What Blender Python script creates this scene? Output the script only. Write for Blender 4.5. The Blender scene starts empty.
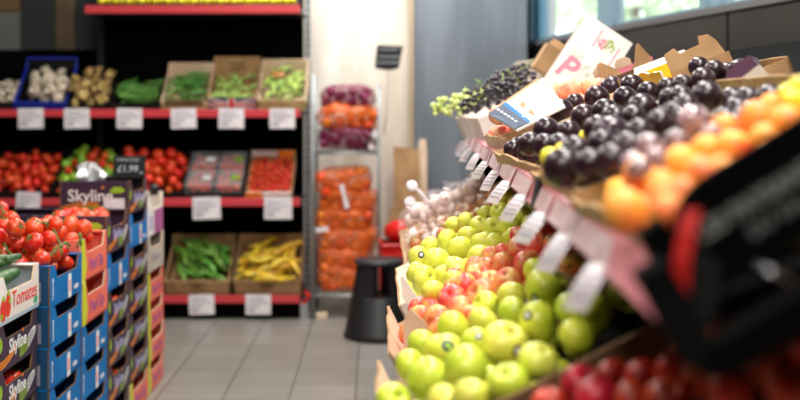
import bpy, math, random
from mathutils import Matrix, Vector, Euler, noise
R = math.radians
S = bpy.context.scene
COL = S.collection
rnd = random.Random(7)
F = 1111.0; CX = 374.0; HY = 115.0; CZ = 1.30

def P(px, py, Y):
    return Vector(((px-CX)*Y/F, Y, CZ-(py-HY)*Y/F))
def PX(px, Y): return (px-CX)*Y/F
def PZ(py, Y): return CZ-(py-HY)*Y/F

# ------------------------------------------------------------------ materials
def lin(c):
    return tuple(((v/255)/12.92 if v/255 <= .04045 else ((v/255+.055)/1.055)**2.4) for v in c)
def mat(name, c, rough=.6, metal=0, c2=None, nscale=6, nlo=.4, nhi=.6, bump=0, bscale=40, rand=0, coat=0, spec=.5,
        trans=0, sss=0, alpha=1, emit=0, detail=3, c3=None, stretch=None):
    m = bpy.data.materials.new(name); m.use_nodes = True
    nt = m.node_tree; N = nt.nodes; L = nt.links
    b = N['Principled BSDF']
    b.inputs['Roughness'].default_value = rough
    b.inputs['Metallic'].default_value = metal
    b.inputs['Specular IOR Level'].default_value = spec
    b.inputs['Coat Weight'].default_value = coat
    b.inputs['Coat Roughness'].default_value = .12
    b.inputs['Transmission Weight'].default_value = trans
    b.inputs['Alpha'].default_value = alpha
    if sss:
        b.inputs['Subsurface Weight'].default_value = sss
        b.inputs['Subsurface Radius'].default_value = (.02, .012, .006)
        b.inputs['Subsurface Scale'].default_value = .5
    tc = N.new('ShaderNodeTexCoord')
    src = tc.outputs['Object']
    oi = N.new('ShaderNodeObjectInfo')
    if rand or c2:
        add = N.new('ShaderNodeVectorMath'); add.operation = 'ADD'
        L.new(src, add.inputs[0]); 
        mul = N.new('ShaderNodeMath'); mul.operation = 'MULTIPLY'; mul.inputs[1].default_value = 37.0
        L.new(oi.outputs['Random'], mul.inputs[0])
        L.new(mul.outputs[0], add.inputs[1]); src2 = add.outputs[0]
    else: src2 = src
    if stretch:
        mp = N.new('ShaderNodeMapping'); mp.inputs['Scale'].default_value = stretch
        L.new(src2, mp.inputs['Vector']); src2 = mp.outputs[0]
    col = None
    if c2:
        nz = N.new('ShaderNodeTexNoise'); nz.inputs['Scale'].default_value = nscale; nz.inputs['Detail'].default_value = detail
        L.new(src2, nz.inputs['Vector'])
        mr = N.new('ShaderNodeMapRange'); mr.inputs['From Min'].default_value = nlo; mr.inputs['From Max'].default_value = nhi
        L.new(nz.outputs['Fac'], mr.inputs['Value'])
        mx = N.new('ShaderNodeMix'); mx.data_type = 'RGBA'
        mx.inputs['A'].default_value = (*lin(c), 1); mx.inputs['B'].default_value = (*lin(c2), 1)
        L.new(mr.outputs[0], mx.inputs['Factor']); col = mx.outputs['Result']
    if rand:
        hs = N.new('ShaderNodeHueSaturation')
        if col: L.new(col, hs.inputs['Color'])
        else: hs.inputs['Color'].default_value = (*lin(c), 1)
        m1 = N.new('ShaderNodeMapRange'); m1.inputs['To Min'].default_value = .5-rand*.12; m1.inputs['To Max'].default_value = .5+rand*.12
        L.new(oi.outputs['Random'], m1.inputs['Value']); L.new(m1.outputs[0], hs.inputs['Hue'])
        m2 = N.new('ShaderNodeMath'); m2.operation = 'FRACT'
        L.new(mul.outputs[0], m2.inputs[0])
        m3 = N.new('ShaderNodeMapRange'); m3.inputs['To Min'].default_value = 1-rand; m3.inputs['To Max'].default_value = 1+rand
        L.new(m2.outputs[0], m3.inputs['Value']); L.new(m3.outputs[0], hs.inputs['Value'])
        col = hs.outputs['Color']
    if col: L.new(col, b.inputs['Base Color'])
    else: b.inputs['Base Color'].default_value = (*lin(c), 1)
    if emit:
        b.inputs['Emission Color'].default_value = (*lin(c), 1); b.inputs['Emission Strength'].default_value = emit
    if bump:
        n2 = N.new('ShaderNodeTexNoise'); n2.inputs['Scale'].default_value = bscale
        L.new(src, n2.inputs['Vector'])
        bp = N.new('ShaderNodeBump'); bp.inputs['Strength'].default_value = bump; bp.inputs['Distance'].default_value = .01
        L.new(n2.outputs['Fac'], bp.inputs['Height']); L.new(bp.outputs[0], b.inputs['Normal'])
    return m

M = {}
M['card'] = mat('cardboard', (178, 140, 98), .8, c2=(158, 120, 80), nscale=9, bump=.1)
M['cardlight'] = mat('pale_cardboard', (222, 196, 168), .8, c2=(205, 176, 146), nscale=7, bump=.1)
M['cardwhite'] = mat('white_cardboard', (236, 230, 224), .7, c2=(224, 214, 206), nscale=4)
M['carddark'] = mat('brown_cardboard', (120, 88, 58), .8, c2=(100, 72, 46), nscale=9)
M['greyinside'] = mat('grey_cardboard', (196, 184, 168), .8, c2=(180, 168, 152), nscale=8)
M['blue'] = mat('blue_print', (0, 116, 186), .6, c2=(0, 106, 176), nscale=5, spec=.2)
M['navy'] = mat('dark_blue_print', (14, 48, 82), .55)
M['bluein'] = mat('blue_end_print', (0, 66, 104), .6)
M['salmon'] = mat('salmon_print', (244, 120, 98), .5, c2=(238, 108, 88), nscale=5)
M['purple'] = mat('dark_purple_print', (62, 42, 66), .5, c2=(54, 36, 58), nscale=5)
M['lilac'] = mat('lilac_ink', (176, 172, 214), .5)
M['violet'] = mat('violet_ink', (172, 92, 150), .5)
M['lime'] = mat('lime_ink', (206, 214, 40), .5)
M['leafink'] = mat('green_ink', (150, 190, 40), .5)
M['orangeink'] = mat('orange_ink', (240, 140, 30), .5)
M['whiteink'] = mat('white_ink', (236, 236, 236), .5)
M['redink'] = mat('red_ink', (226, 56, 40), .5)
M['pinkink'] = mat('pink_ink', (238, 130, 150), .5)
M['greyink'] = mat('grey_ink', (156, 148, 168), .6)
M['sageink'] = mat('sage_ink', (192, 204, 178), .6)
M['blackink'] = mat('black_ink', (34, 34, 38), .6)
M['palegrey'] = mat('grey_band', (170, 186, 196), .5)
M['yellowbox'] = mat('yellow_print', (240, 196, 40), .5, c2=(230, 180, 30), nscale=6)
M['plumbox'] = mat('maroon_print', (78, 36, 62), .5)
M['black'] = mat('black_metal', (12, 12, 13), .55)
M['blackmatte'] = mat('matt_black', (5, 5, 5), .9, spec=.05)
M['blackplastic'] = mat('black_plastic', (22, 22, 24), .45)
M['redrail'] = mat('red_rail', (206, 62, 70), .35)
M['pinkrail'] = mat('pink_rail', (222, 140, 146), .35, c2=(210, 122, 132), nscale=3)
M['railcover'] = mat('label_strip', (232, 206, 208), .3, c2=(220, 184, 188), nscale=5)
M['paper'] = mat('paper', (240, 234, 236), .6, c2=(228, 218, 222), nscale=14)
M['chrome'] = mat('chrome', (190, 192, 196), .25, metal=1)
M['galv'] = mat('galvanised', (150, 156, 158), .45, metal=.6)
M['wood'] = mat('thin_wood', (196, 170, 118), .7, c2=(170, 142, 92), nscale=10, stretch=(1, 6, 1))
M['bluecrate'] = mat('blue_plastic', (10, 40, 160), .35)
M['redplastic'] = mat('red_plastic', (204, 26, 22), .35)
M['redribbon'] = mat('red_ribbon', (190, 24, 18), .5)
M['slate'] = mat('blackboard', (16, 20, 20), .8, c2=(26, 32, 32), nscale=10)
M['chalk'] = mat('chalk', (196, 200, 206), .9)
M['clear'] = mat('clear_plastic', (235, 240, 242), .08, trans=.0, alpha=.10, coat=1)
M['punnet'] = mat('clear_punnet', (240, 240, 244), .06, alpha=.08, coat=1)
# produce
M['gapple'] = mat('green_apple', (218, 224, 74), .36, c2=(186, 206, 46), nscale=1.1, nlo=.35, nhi=.65, rand=.08, coat=.12, sss=.0)
M['yapple'] = mat('yellow_apple', (232, 228, 96), .38, c2=(214, 218, 66), nscale=1.2, nlo=.35, nhi=.65, rand=.08, coat=.1)
M['papple'] = mat('pink_apple', (230, 92, 66), .4, c2=(240, 190, 104), nscale=.9, nlo=.45, nhi=.66, rand=.10, coat=.1)
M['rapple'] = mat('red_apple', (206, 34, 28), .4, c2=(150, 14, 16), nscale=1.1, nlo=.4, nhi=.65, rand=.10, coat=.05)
M['oapple'] = mat('orange_apple', (232, 104, 44), .35, c2=(206, 52, 34), nscale=1.0, nlo=.4, nhi=.65, rand=.14, coat=.2)
M['plum'] = mat('plum_skin', (38, 17, 28), .30, c2=(62, 40, 52), nscale=1.3, nlo=.5, nhi=.8, rand=.2, coat=.08)
M['peach'] = mat('apricot_skin', (255, 172, 66), .5, c2=(240, 110, 60), nscale=.8, nlo=.5, nhi=.72, rand=.10, sss=.0)
M['pinkpeach'] = mat('pink_peach_skin', (250, 186, 140), .5, c2=(238, 120, 104), nscale=.8, nlo=.45, nhi=.65, rand=.08)
M['wrapped'] = mat('wrapped_fruit_skin', (170, 140, 144), .18, c2=(92, 66, 80), nscale=1.6, nlo=.45, nhi=.6, rand=.1, coat=1)
M['lemon'] = mat('lemon_skin', (236, 220, 44), .4, c2=(222, 206, 40), nscale=2, rand=.08)
M['tomato'] = mat('tomato_skin', (232, 78, 30), .3, c2=(218, 54, 24), nscale=1.0, rand=.08, coat=.2)
M['gtomato'] = mat('green_tomato_skin', (132, 178, 48), .3, rand=.12, coat=.3)
M['stem'] = mat('green_stem', (86, 110, 44), .7, c2=(110, 134, 60), nscale=4)
M['brownstem'] = mat('brown_stem', (88, 66, 36), .8)
M['cucumber'] = mat('cucumber_skin', (44, 78, 38), .35, c2=(70, 104, 50), nscale=5, rand=.15)
M['courgette'] = mat('green_pepper_skin', (84, 132, 44), .35, c2=(110, 156, 62), nscale=4, rand=.2)
M['ypepper'] = mat('yellow_pepper_skin', (232, 196, 60), .35, c2=(214, 168, 40), nscale=4, rand=.15)
M['bean'] = mat('bean_skin', (86, 140, 56), .5, rand=.25)
M['palebean'] = mat('pale_bean_skin', (162, 192, 96), .5, rand=.2)
M['mush'] = mat('mushroom_skin', (226, 214, 194), .7, c2=(200, 184, 160), nscale=3, rand=.1)
M['gill'] = mat('mushroom_gill', (120, 96, 76), .9)
M['chant'] = mat('chanterelle_skin', (206, 176, 112), .7, c2=(176, 140, 80), nscale=3, rand=.15)
M['onion'] = mat('orange_onion_skin', (240, 122, 44), .35, c2=(226, 92, 30), nscale=1.5, rand=.15, coat=.2)
M['ronion'] = mat('red_onion_skin', (140, 36, 84), .35, c2=(104, 22, 62), nscale=1.5, rand=.15, coat=.2)
M['bonion'] = mat('brown_onion_skin', (206, 120, 82), .35, c2=(176, 150, 72), nscale=1.2, rand=.15, coat=.3)
M['garlic'] = mat('garlic_skin', (238, 226, 214), .5, c2=(222, 190, 186), nscale=2, rand=.06)
M['grape'] = mat('black_grape_skin', (32, 20, 38), .3, rand=.2, coat=.3)
M['ggrape'] = mat('green_grape_skin', (206, 220, 128), .3, rand=.12, coat=.3)
def netmat(name, c, f):
    m = mat(name, c, .45, alpha=f)
    return m
M['netorange'] = netmat('orange_net', (250, 120, 46), .45)
M['netred'] = netmat('red_net', (124, 24, 70), .5)
M['netpale'] = netmat('pale_net', (236, 220, 224), .13)
# ------------------------------------------------------------------ mesh builder
class MB:
    def __init__(s): s.v = []; s.f = []; s.m = []
    def quad(s, pts, mi=0):
        b = len(s.v); s.v += [tuple(p) for p in pts]; s.f.append(tuple(range(b, b+len(pts)))); s.m.append(mi)
    def box(s, x0, x1, y0, y1, z0, z1, mi=0, X=None):
        c = [Vector((x, y, z)) for x in (x0, x1) for y in (y0, y1) for z in (z0, z1)]
        if X is not None: c = [X @ p for p in c]
        b = len(s.v); s.v += [tuple(p) for p in c]
        for q in ((0,1,3,2),(4,6,7,5),(0,4,5,1),(2,3,7,6),(0,2,6,4),(1,5,7,3)):
            s.f.append(tuple(b+i for i in q)); s.m.append(mi)
    def prism(s, poly, o, u, w, n, t, mi=0, mi_side=None):
        """polygon (list of 2d) in plane o+u*a+w*b, extruded by n*t"""
        o, u, w, n = map(Vector, (o, u, w, n)); k = len(poly); b = len(s.v)
        for d in (0, t):
            for (a, c) in poly: s.v.append(tuple(o+u*a+w*c+n*d))
        s.f.append(tuple(range(b, b+k))); s.m.append(mi)
        s.f.append(tuple(reversed(range(b+k, b+2*k)))); s.m.append(mi)
        for i in range(k):
            j = (i+1) % k
            s.f.append((b+i, b+k+i, b+k+j, b+j)); s.m.append(mi if mi_side is None else mi_side)
    def tube(s, pts, rad, n=8, mi=0, caps=True):
        pts = [Vector(p) for p in pts]
        if not hasattr(rad, '__len__'): rad = [rad]*len(pts)
        b = len(s.v); up = None
        for i, p in enumerate(pts):
            t = (pts[min(i+1, len(pts)-1)]-pts[max(i-1, 0)]).normalized()
            if up is None:
                up = t.orthogonal().normalized()
            up = (up-t*up.dot(t)).normalized(); sd = t.cross(up)
            for k in range(n):
                a = 2*math.pi*k/n
                s.v.append(tuple(p+(up*math.cos(a)+sd*math.sin(a))*rad[i]))
        for i in range(len(pts)-1):
            for k in range(n):
                k2 = (k+1) % n
                s.f.append((b+i*n+k, b+i*n+k2, b+(i+1)*n+k2, b+(i+1)*n+k)); s.m.append(mi)
        if caps:
            s.f.append(tuple(reversed(range(b, b+n)))); s.m.append(mi)
            e = b+(len(pts)-1)*n; s.f.append(tuple(range(e, e+n))); s.m.append(mi)
    def lathe(s, prof, n=24, mi=0, mod=None, X=None):
        b = len(s.v)
        for i, (r, z) in enumerate(prof):
            for k in range(n):
                a = 2*math.pi*k/n
                rr, zz = (r, z) if mod is None else mod(r, z, a)
                p = Vector((rr*math.cos(a), rr*math.sin(a), zz))
                if X is not None: p = X @ p
                s.v.append(tuple(p))
        for i in range(len(prof)-1):
            for k in range(n):
                k2 = (k+1) % n
                s.f.append((b+i*n+k, b+i*n+k2, b+(i+1)*n+k2, b+(i+1)*n+k)); s.m.append(mi)
        s.f.append(tuple(reversed(range(b, b+n)))); s.m.append(mi)
        e = b+(len(prof)-1)*n; s.f.append(tuple(range(e, e+n))); s.m.append(mi)
    def mesh(s, name, mats, smooth=False):
        me = bpy.data.meshes.new(name); me.from_pydata(s.v, [], s.f)
        if not hasattr(mats, '__len__'): mats = [mats]
        for m in mats: me.materials.append(m)
        me.polygons.foreach_set('material_index', s.m)
        if smooth: me.polygons.foreach_set('use_smooth', [True]*len(s.f))
        me.update(); return me
    def build(s, name, mats, parent=None, smooth=False, bevel=0):
        o = bpy.data.objects.new(name, s.mesh(name, mats, smooth)); COL.objects.link(o)
        if parent is not None: o.parent = parent
        if bevel:
            md = o.modifiers.new('b', 'BEVEL'); md.width = bevel; md.segments = 2; md.limit_method = 'ANGLE'
        return o
def tag(o, label, cat, group=None, kind=None):
    o['label'] = label; o['category'] = cat
    if group: o['group'] = group
    if kind: o['kind'] = kind
    return o
def thing(name, label, cat, mw=None, group=None):
    o = bpy.data.objects.new(name, None); COL.objects.link(o); o.empty_display_size = .05
    if mw is not None: o.matrix_world = mw
    return tag(o, label, cat, group)
def struct(o): o['kind'] = 'structure'; return o
def dup(o, mw, label=None, group=None, parts=True):
    r = o.copy(); COL.objects.link(r); r.matrix_world = mw
    if label: r['label'] = label
    if group: r['group'] = group
    elif 'group' in r and group == '': del r['group']
    if parts:
        for ch in o.children:
            c = ch.copy(); COL.objects.link(c); c.parent = r
            for g in ch.children:
                d = g.copy(); COL.objects.link(d); d.parent = c
    return r
def kids(o): return list(o.children)
PROTO = []
def proto(o): PROTO.append(o); return o
def drop_protos():
    for o in PROTO:
        for ch in list(o.children):
            for g in list(ch.children): bpy.data.objects.remove(g)
            bpy.data.objects.remove(ch)
        bpy.data.objects.remove(o)
TXT = {}
def text(s, size, Mx, m, parent, name='lettering', align='LEFT', bold=0, shear=0, key=None):
    k = (s, size, m.name, align, bold, shear)
    if k not in TXT:
        cu = bpy.data.curves.new('t', 'FONT'); cu.body = s; cu.size = size; cu.align_x = align; cu.extrude = .0002
        cu.offset = bold; cu.shear = shear; cu.resolution_u = 3
        ob = bpy.data.objects.new('t', cu); COL.objects.link(ob)
        dg = bpy.context.evaluated_depsgraph_get()
        me = bpy.data.meshes.new_from_object(ob.evaluated_get(dg)); bpy.data.objects.remove(ob)
        me.materials.clear(); me.materials.append(m); TXT[k] = me
    o = bpy.data.objects.new(name, TXT[k]); COL.objects.link(o)
    if parent: o.parent = parent
    o.matrix_local = Mx
    return o
def fr(o, x, y, z=None):
    x = Vector(x).normalized(); y = Vector(y); y = (y-x*y.dot(x)).normalized(); z = x.cross(y)
    m = Matrix.Identity(4)
    for i in range(3): m[i][0] = x[i]; m[i][1] = y[i]; m[i][2] = z[i]; m[i][3] = o[i]
    return m
def TRS(loc, rot=(0, 0, 0), sc=1):
    if not hasattr(sc, '__len__'): sc = (sc,)*3
    return Matrix.LocRotScale(Vector(loc), Euler(rot) if not isinstance(rot, Matrix) else rot.to_quaternion(), Vector(sc))
ORD = ['top', 'second from top', 'third from top', 'fourth from top', 'fifth from top', 'sixth from top', 'seventh from top']

# ------------------------------------------------------------------ produce prototypes (unit radius)
def sph_prof(n, f=None):
    pr = []
    for i in range(n+1):
        t = math.pi*i/n; r = max(math.sin(t), .002); z = -math.cos(t)
        pr.append((r, z) if f is None else f(t, r, z))
    return pr
def make_apple(name, m, lab, n=28, stem=True):
    def f(t, r, z):
        rr = r*(1+.06*z); zz = z*.90
        if z > 0: zz -= .36*math.exp(-(r/.22)**2)
        else: zz += .16*math.exp(-(r/.2)**2)
        return (max(rr, .004), zz)
    b = MB(); b.lathe(sph_prof(20, f), n, mod=lambda r, z, a: (r*(1+.02*math.cos(5*a)*(1 if z < 0 else .4)), z+(.03*math.cos(5*a)*r if z < -.5 else 0)))
    o = b.build(name, m, smooth=True)
    s = MB(); s.tube([(0, 0, .50), (.02, .01, .72), (.07, .02, .92)], [.03, .025, .04], 6); s.build('stem', M['brownstem'], o, True)
    tag(o, lab, 'apple'); return proto(o)
def make_ball(name, m, lab, cat, squash=1, crease=.05, stem=False, n=24, k=14):
    def mod(r, z, a):
        d = abs((a+math.pi) % (2*math.pi)-math.pi)
        return (r*(1-crease*math.exp(-(d/.25)**2)), z)
    def f(t, r, z): return (max(r, .004), (z-(.14*math.exp(-(r/.18)**2) if z > 0 else 0))*squash)
    b = MB(); b.lathe(sph_prof(k, f), n, mod=mod)
    o = b.build(name, m, smooth=True); tag(o, lab, cat)
    if stem:
        s = MB(); s.tube([(0, 0, .8*squash), (.03, 0, 1.1*squash)], [.05, .04], 6); s.build('stem', M['brownstem'], o, True)
    return proto(o)
def make_tomato(name, m, lab, calyx=True, n=24):
    def f(t, r, z): return (max(r, .004), (z*.84-(.16*math.exp(-(r/.25)**2) if z > 0 else -.05*math.exp(-(r/.2)**2))))
    b = MB(); b.lathe(sph_prof(14, f), n, mod=lambda r, z, a: (r*(1+.025*math.cos(6*a)), z))
    o = b.build(name, m, smooth=True); tag(o, lab, 'tomato')
    if calyx:
        s = MB()
        for i in range(5):
            a = i*2*math.pi/5+.2
            c, d = math.cos(a), math.sin(a)
            s.tube([(0, 0, .72), (.2*c, .2*d, .80), (.42*c, .42*d, .83), (.58*c, .58*d, .93)], [.05, .075, .05, .008], 5)
        s.tube([(0, 0, .68), (.03, .02, .9), (.10, .05, 1.08)], [.06, .045, .05], 6)
        s.build('calyx', M['stem'], o, True)
    return proto(o)
def make_onion(name, m, lab, cat='onion', n=16):
    pr = [(.004, -.86), (.35, -.8), (.75, -.52), (.97, -.1), (1, .1), (.85, .42), (.55, .7), (.25, .86), (.10, 1.02), (.08, 1.2), (.004, 1.25)]
    b = MB(); b.lathe(pr, n, mod=lambda r, z, a: (r*(1+.02*math.cos(7*a)), z))
    o = b.build(name, m, smooth=True); return proto(tag(o, lab, cat))
def make_garlic():
    b = MB()
    pr = [(.004, -.7), (.5, -.66), (.9, -.35), (1, 0), (.85, .35), (.5, .62), (.22, .85), (.14, 1.2), (.12, 1.6), (.004, 1.62)]
    b.lathe(pr, 24, mod=lambda r, z, a: (r*(1+(.09*abs(math.cos(4*a))-.05 if z < .7 else 0)), z))
    o = b.build('garlic_bulb', M['garlic'], smooth=True)
    s = MB(); s.lathe([(.25, -.76), (.3, -.72), (.22, -.66)], 12); s.build('root_base', M['chant'], o)
    return proto(tag(o, 'white garlic bulb', 'garlic'))
def make_pod(name, m, lab, cat, L=1.0, r=.1, bend=.15, n=8, stem=True, tip=.3):
    """length along x, unit length"""
    b = MB(); pts = []; rad = []
    K = 10
    for i in range(K+1):
        t = i/K; pts.append(((t-.5)*L, bend*(math.sin(math.pi*t)-.5), 0))
        rad.append(r*max(.12, min(1, (math.sin(math.pi*min(.5, t*1.8+.02))), ))*(1 if t < .6 else 1-(1-tip)*((t-.6)/.4)**1.5))
    b.tube(pts, rad, n)
    o = b.build(name, m, smooth=True)
    if stem:
        s = MB(); s.tube([(-.49*L, bend*-.5, 0), (-.56*L, -bend*.7, .01)], [r*.35, r*.28], 6); s.build('stem', M['stem'], o, True)
    return proto(tag(o, lab, cat))
def make_mushroom():
    b = MB(); b.lathe([(.86, .0), (1, .12), (.96, .4), (.75, .68), (.4, .86), (.004, .92)], 20)
    o = b.build('mushroom', M['mush'], smooth=True)
    s = MB(); s.lathe([(.3, -.75), (.36, -.5), (.3, .02)], 12); s.build('mushroom_stem', M['mush'], o, True)
    g = MB(); g.lathe([(.86, .01), (.6, .1), (.3, .1)], 20); g.build('gills', M['gill'], o, True)
    return proto(tag(o, 'white button mushroom', 'mushroom'))
def make_chant():
    b = MB(); b.lathe([(.2, -.9), (.24, -.3), (.4, .1), (.8, .42), (1, .55), (.9, .6), (.5, .42), (.1, .3)], 14, mod=lambda r, z, a: (r*(1+.12*math.sin(3*a)*(z > .3)), z+.12*math.sin(4*a)*(z > .3)))
    o = b.build('wild_mushroom', M['chant'], smooth=True)
    return proto(tag(o, 'yellow wild mushroom', 'mushroom'))

A_green = make_apple('green_apple', M['gapple'], 'green apple')
A_yell = make_apple('green_apple', M['yapple'], 'yellow-green apple')
A_pink = make_apple('pink_apple', M['papple'], 'pink and red apple')
A_red = make_apple('red_apple', M['rapple'], 'dark red apple')
A_orng = make_apple('orange_apple', M['oapple'], 'orange red apple')
PLUM = make_ball('plum', M['plum'], 'dark purple plum', 'plum', 1.0, .05)
APRI = make_ball('apricot', M['peach'], 'ripe orange apricot', 'apricot', .96, .06)
PEACH = make_ball('peach', M['pinkpeach'], 'pale pink peach', 'peach', .92, .06)
WRAP = make_ball('purple_onion', M['wrapped'], 'shiny plastic-wrapped purple onion', 'onion', .9, .02)
LEMON = make_ball('lemon', M['lemon'], 'yellow lemon', 'lemon', 1.2, 0)
TOM = make_tomato('tomato', M['tomato'], 'red tomato')
TOMB = make_tomato('tomato', M['tomato'], 'red tomato', calyx=False, n=16)
CHER = make_tomato('cherry_tomato', M['tomato'], 'cherry tomato', calyx=False, n=14)
GTOM = make_tomato('green_tomato', M['gtomato'], 'green tomato', calyx=False, n=16)
ON = make_onion('onion', M['onion'], 'orange-skinned onion')
RON = make_onion('red_onion', M['ronion'], 'red onion')
BON = make_onion('brown_onion', M['bonion'], 'brown-pink onion')
GAR = make_garlic()
MUSH = make_mushroom(); CHAN = make_chant()
CUC = make_pod('cucumber', M['cucumber'], 'dark green cucumber', 'cucumber', 1, .11, .06, 12, True, .6)
GPEP = make_pod('green_pepper', M['courgette'], 'long green pepper', 'pepper', 1, .10, .14, 10, True, .3)
YPEP = make_pod('yellow_pepper', M['ypepper'], 'long yellow pepper', 'pepper', 1, .10, .16, 10, True, .3)
BEAN = make_pod('green_bean', M['bean'], 'green bean', 'bean', 1, .055, .10, 6, False, .2)
PBEAN = make_pod('broad_bean', M['palebean'], 'pale green broad bean', 'bean', 1, .085, .16, 6, False, .3)
GRAPE = make_ball('grape', M['grape'], 'black grape', 'grape', 1.1, 0, False, 12, 8)
GGRAPE = make_ball('grape', M['ggrape'], 'green grape', 'grape', 1.15, 0, False, 12, 8)

# ------------------------------------------------------------------ piling
def heap(W, D, rr, n, rg, cand=60, margin=0.0, zmax=9):
    out = []
    for i in range(n):
        r = rg.uniform(*rr); best = None
        for c in range(cand):
            x = rg.uniform(r+margin, W-r-margin); y = rg.uniform(r+margin, D-r-margin); z = r
            for (a, b, h, q) in out:
                d2 = (a-x)**2+(b-y)**2; s = r+q
                if d2 < s*s: z = max(z, h+math.sqrt(s*s-d2))
            # a heap: the middle may stand higher than the rim
            e = (abs(x/W-.5)+abs(y/D-.5))*r*.9
            if best is None or z+e < best[0]: best = (z+e, x, y, z)
        if best[3] > zmax: break
        out.append((best[1], best[2], best[3], r))
    return out
def rrot(rg, tilt=1.0):
    return Euler((rg.gauss(0, tilt), rg.gauss(0, tilt), rg.uniform(0, 6.28))).to_matrix()
def put(pr, c, r, rg, label=None, group=None, tilt=.9, parts=True, toward=None):
    Mx = Matrix.LocRotScale(Vector(c), rrot(rg, tilt).to_quaternion(), Vector((r*.955, r*.955, r*rg.uniform(.90, .96))))
    return dup(pr, Mx, label, group, parts)
SH = .965
def fill(Mx, W, D, pr, rr, n, label, group, seed, z0=0, tilt=.9, parts=True, zmax=9, mix=None):
    rg = random.Random(seed); res = []
    for (x, y, z, r) in heap(W, D, rr, n, rg, zmax=zmax):
        p, lb, gp = pr, label, group
        if mix and rg.random() < mix[1]: p, lb, gp = mix[0], mix[2], mix[3]
        res.append(put(p, Mx @ Vector((x, y, z+z0)), r, rg, lb, gp, tilt, parts))
    return res
def podfill(Mx, W, D, pr, L, n, label, group, seed, z0=0, ang=R(60), spread=.35, step=.006, parts=False, cap=.08, thick=.02):
    rg = random.Random(seed)
    for i in range(n):
        l = rg.uniform(.85, 1.1)*L; a = ang+rg.gauss(0, spread)
        hx = abs(math.cos(a))*l*.5; hy = abs(math.sin(a))*l*.5
        x = rg.uniform(min(hx, W*.5), max(W-hx, W*.5)); y = rg.uniform(min(hy, D*.5), max(D-hy, D*.5))
        dome = 1-((x/W-.5)**2+(y/D-.5)**2)*1.2
        z = z0+thick+ cap*(i/n)*dome
        Rm = Matrix.Rotation(a, 4, 'Z') @ Matrix.Rotation(rg.gauss(0, .10), 4, 'Y') @ Matrix.Rotation(rg.uniform(0, 6.28), 4, 'X')
        m = Mx @ Matrix.Translation((x, y, z)) @ Rm @ Matrix.Scale(l, 4)
        dup(pr, m, label, group, parts)

# ================================================================== SETTING
# floor with tiles
def floor_mat():
    m = bpy.data.materials.new('floor_tiles'); m.use_nodes = True; nt = m.node_tree; N = nt.nodes; L = nt.links
    b = N['Principled BSDF']; tc = N.new('ShaderNodeTexCoord'); mp = N.new('ShaderNodeMapping')
    mp.inputs['Location'].default_value = (.085, .12, 0)
    L.new(tc.outputs['Object'], mp.inputs[0])
    br = N.new('ShaderNodeTexBrick'); br.offset = 0; br.squash = 1
    br.inputs['Scale'].default_value = 1; br.inputs['Brick Width'].default_value = .3046; br.inputs['Row Height'].default_value = .3046
    br.inputs['Mortar Size'].default_value = .0045; br.inputs['Mortar Smooth'].default_value = .3
    br.inputs['Color1'].default_value = (*lin((138, 134, 129)), 1); br.inputs['Color2'].default_value = (*lin((127, 123, 118)), 1)
    br.inputs['Mortar'].default_value = (*lin((88, 84, 78)), 1)
    L.new(mp.outputs[0], br.inputs['Vector'])
    nz = N.new('ShaderNodeTexNoise'); nz.inputs['Scale'].default_value = 3; nz.inputs['Detail'].default_value = 6
    L.new(tc.outputs['Object'], nz.inputs['Vector'])
    mr = N.new('ShaderNodeMapRange'); mr.inputs['To Min'].default_value = .82; mr.inputs['To Max'].default_value = 1.15
    L.new(nz.outputs['Fac'], mr.inputs[0])
    mx = N.new('ShaderNodeMix'); mx.data_type = 'RGBA'; mx.blend_type = 'MULTIPLY'; mx.inputs['Factor'].default_value = 1
    L.new(br.outputs['Color'], mx.inputs['A']); L.new(mr.outputs[0], mx.inputs['B']); L.new(mx.outputs['Result'], b.inputs['Base Color'])
    b.inputs['Roughness'].default_value = .38
    bp = N.new('ShaderNodeBump'); bp.inputs['Strength'].default_value = .3; bp.inputs['Distance'].default_value = .003; bp.invert = True
    L.new(br.outputs['Fac'], bp.inputs['Height']); L.new(bp.outputs[0], b.inputs['Normal'])
    return m
b = MB(); b.box(-4, 4.2, -2.5, 8.1, -.1, 0); struct(b.build('floor', floor_mat()))
Mwall = mat('plaster_wall', (240, 234, 226), .8, c2=(206, 192, 172), nscale=2.2, nlo=.35, nhi=.75, stretch=(2.2, 1, .5))
b = MB(); b.box(-4, 1.3, 7.9, 8.1, 0, 3.2); struct(b.build('wall_back', Mwall))
Mdim = mat('dim_wall_paint', (104, 100, 94), .8)
b = MB(); b.box(-4.1, -4, -2.5, 8.1, 0, 3.2); struct(b.build('wall_left', Mdim))
b = MB(); b.box(-4, 4.2, -2.6, -2.5, 0, 3.2); struct(b.build('wall_front', Mdim))
Mceil = mat('ceiling_paint', (120, 118, 114), .9)
b = MB(); b.box(-4, 4.2, -2.5, 8.1, 3.2, 3.3); struct(b.build('ceiling', Mceil))
# blue-grey pillar in the far corner
Mpil = mat('blue_grey_paint', (116, 124, 134), .7, c2=(100, 108, 118), nscale=2.5, stretch=(3, 1, .4))
b = MB(); b.box(.265, 1.04, 7.55, 7.9, 0, 3.2); struct(b.build('pillar_corner', Mpil))
b = MB(); b.box(.245, .268, 7.53, 7.9, 0, 3.2); struct(b.build('trim_1', mat('beige_corner_trim', (176, 158, 130), .6)))
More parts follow.
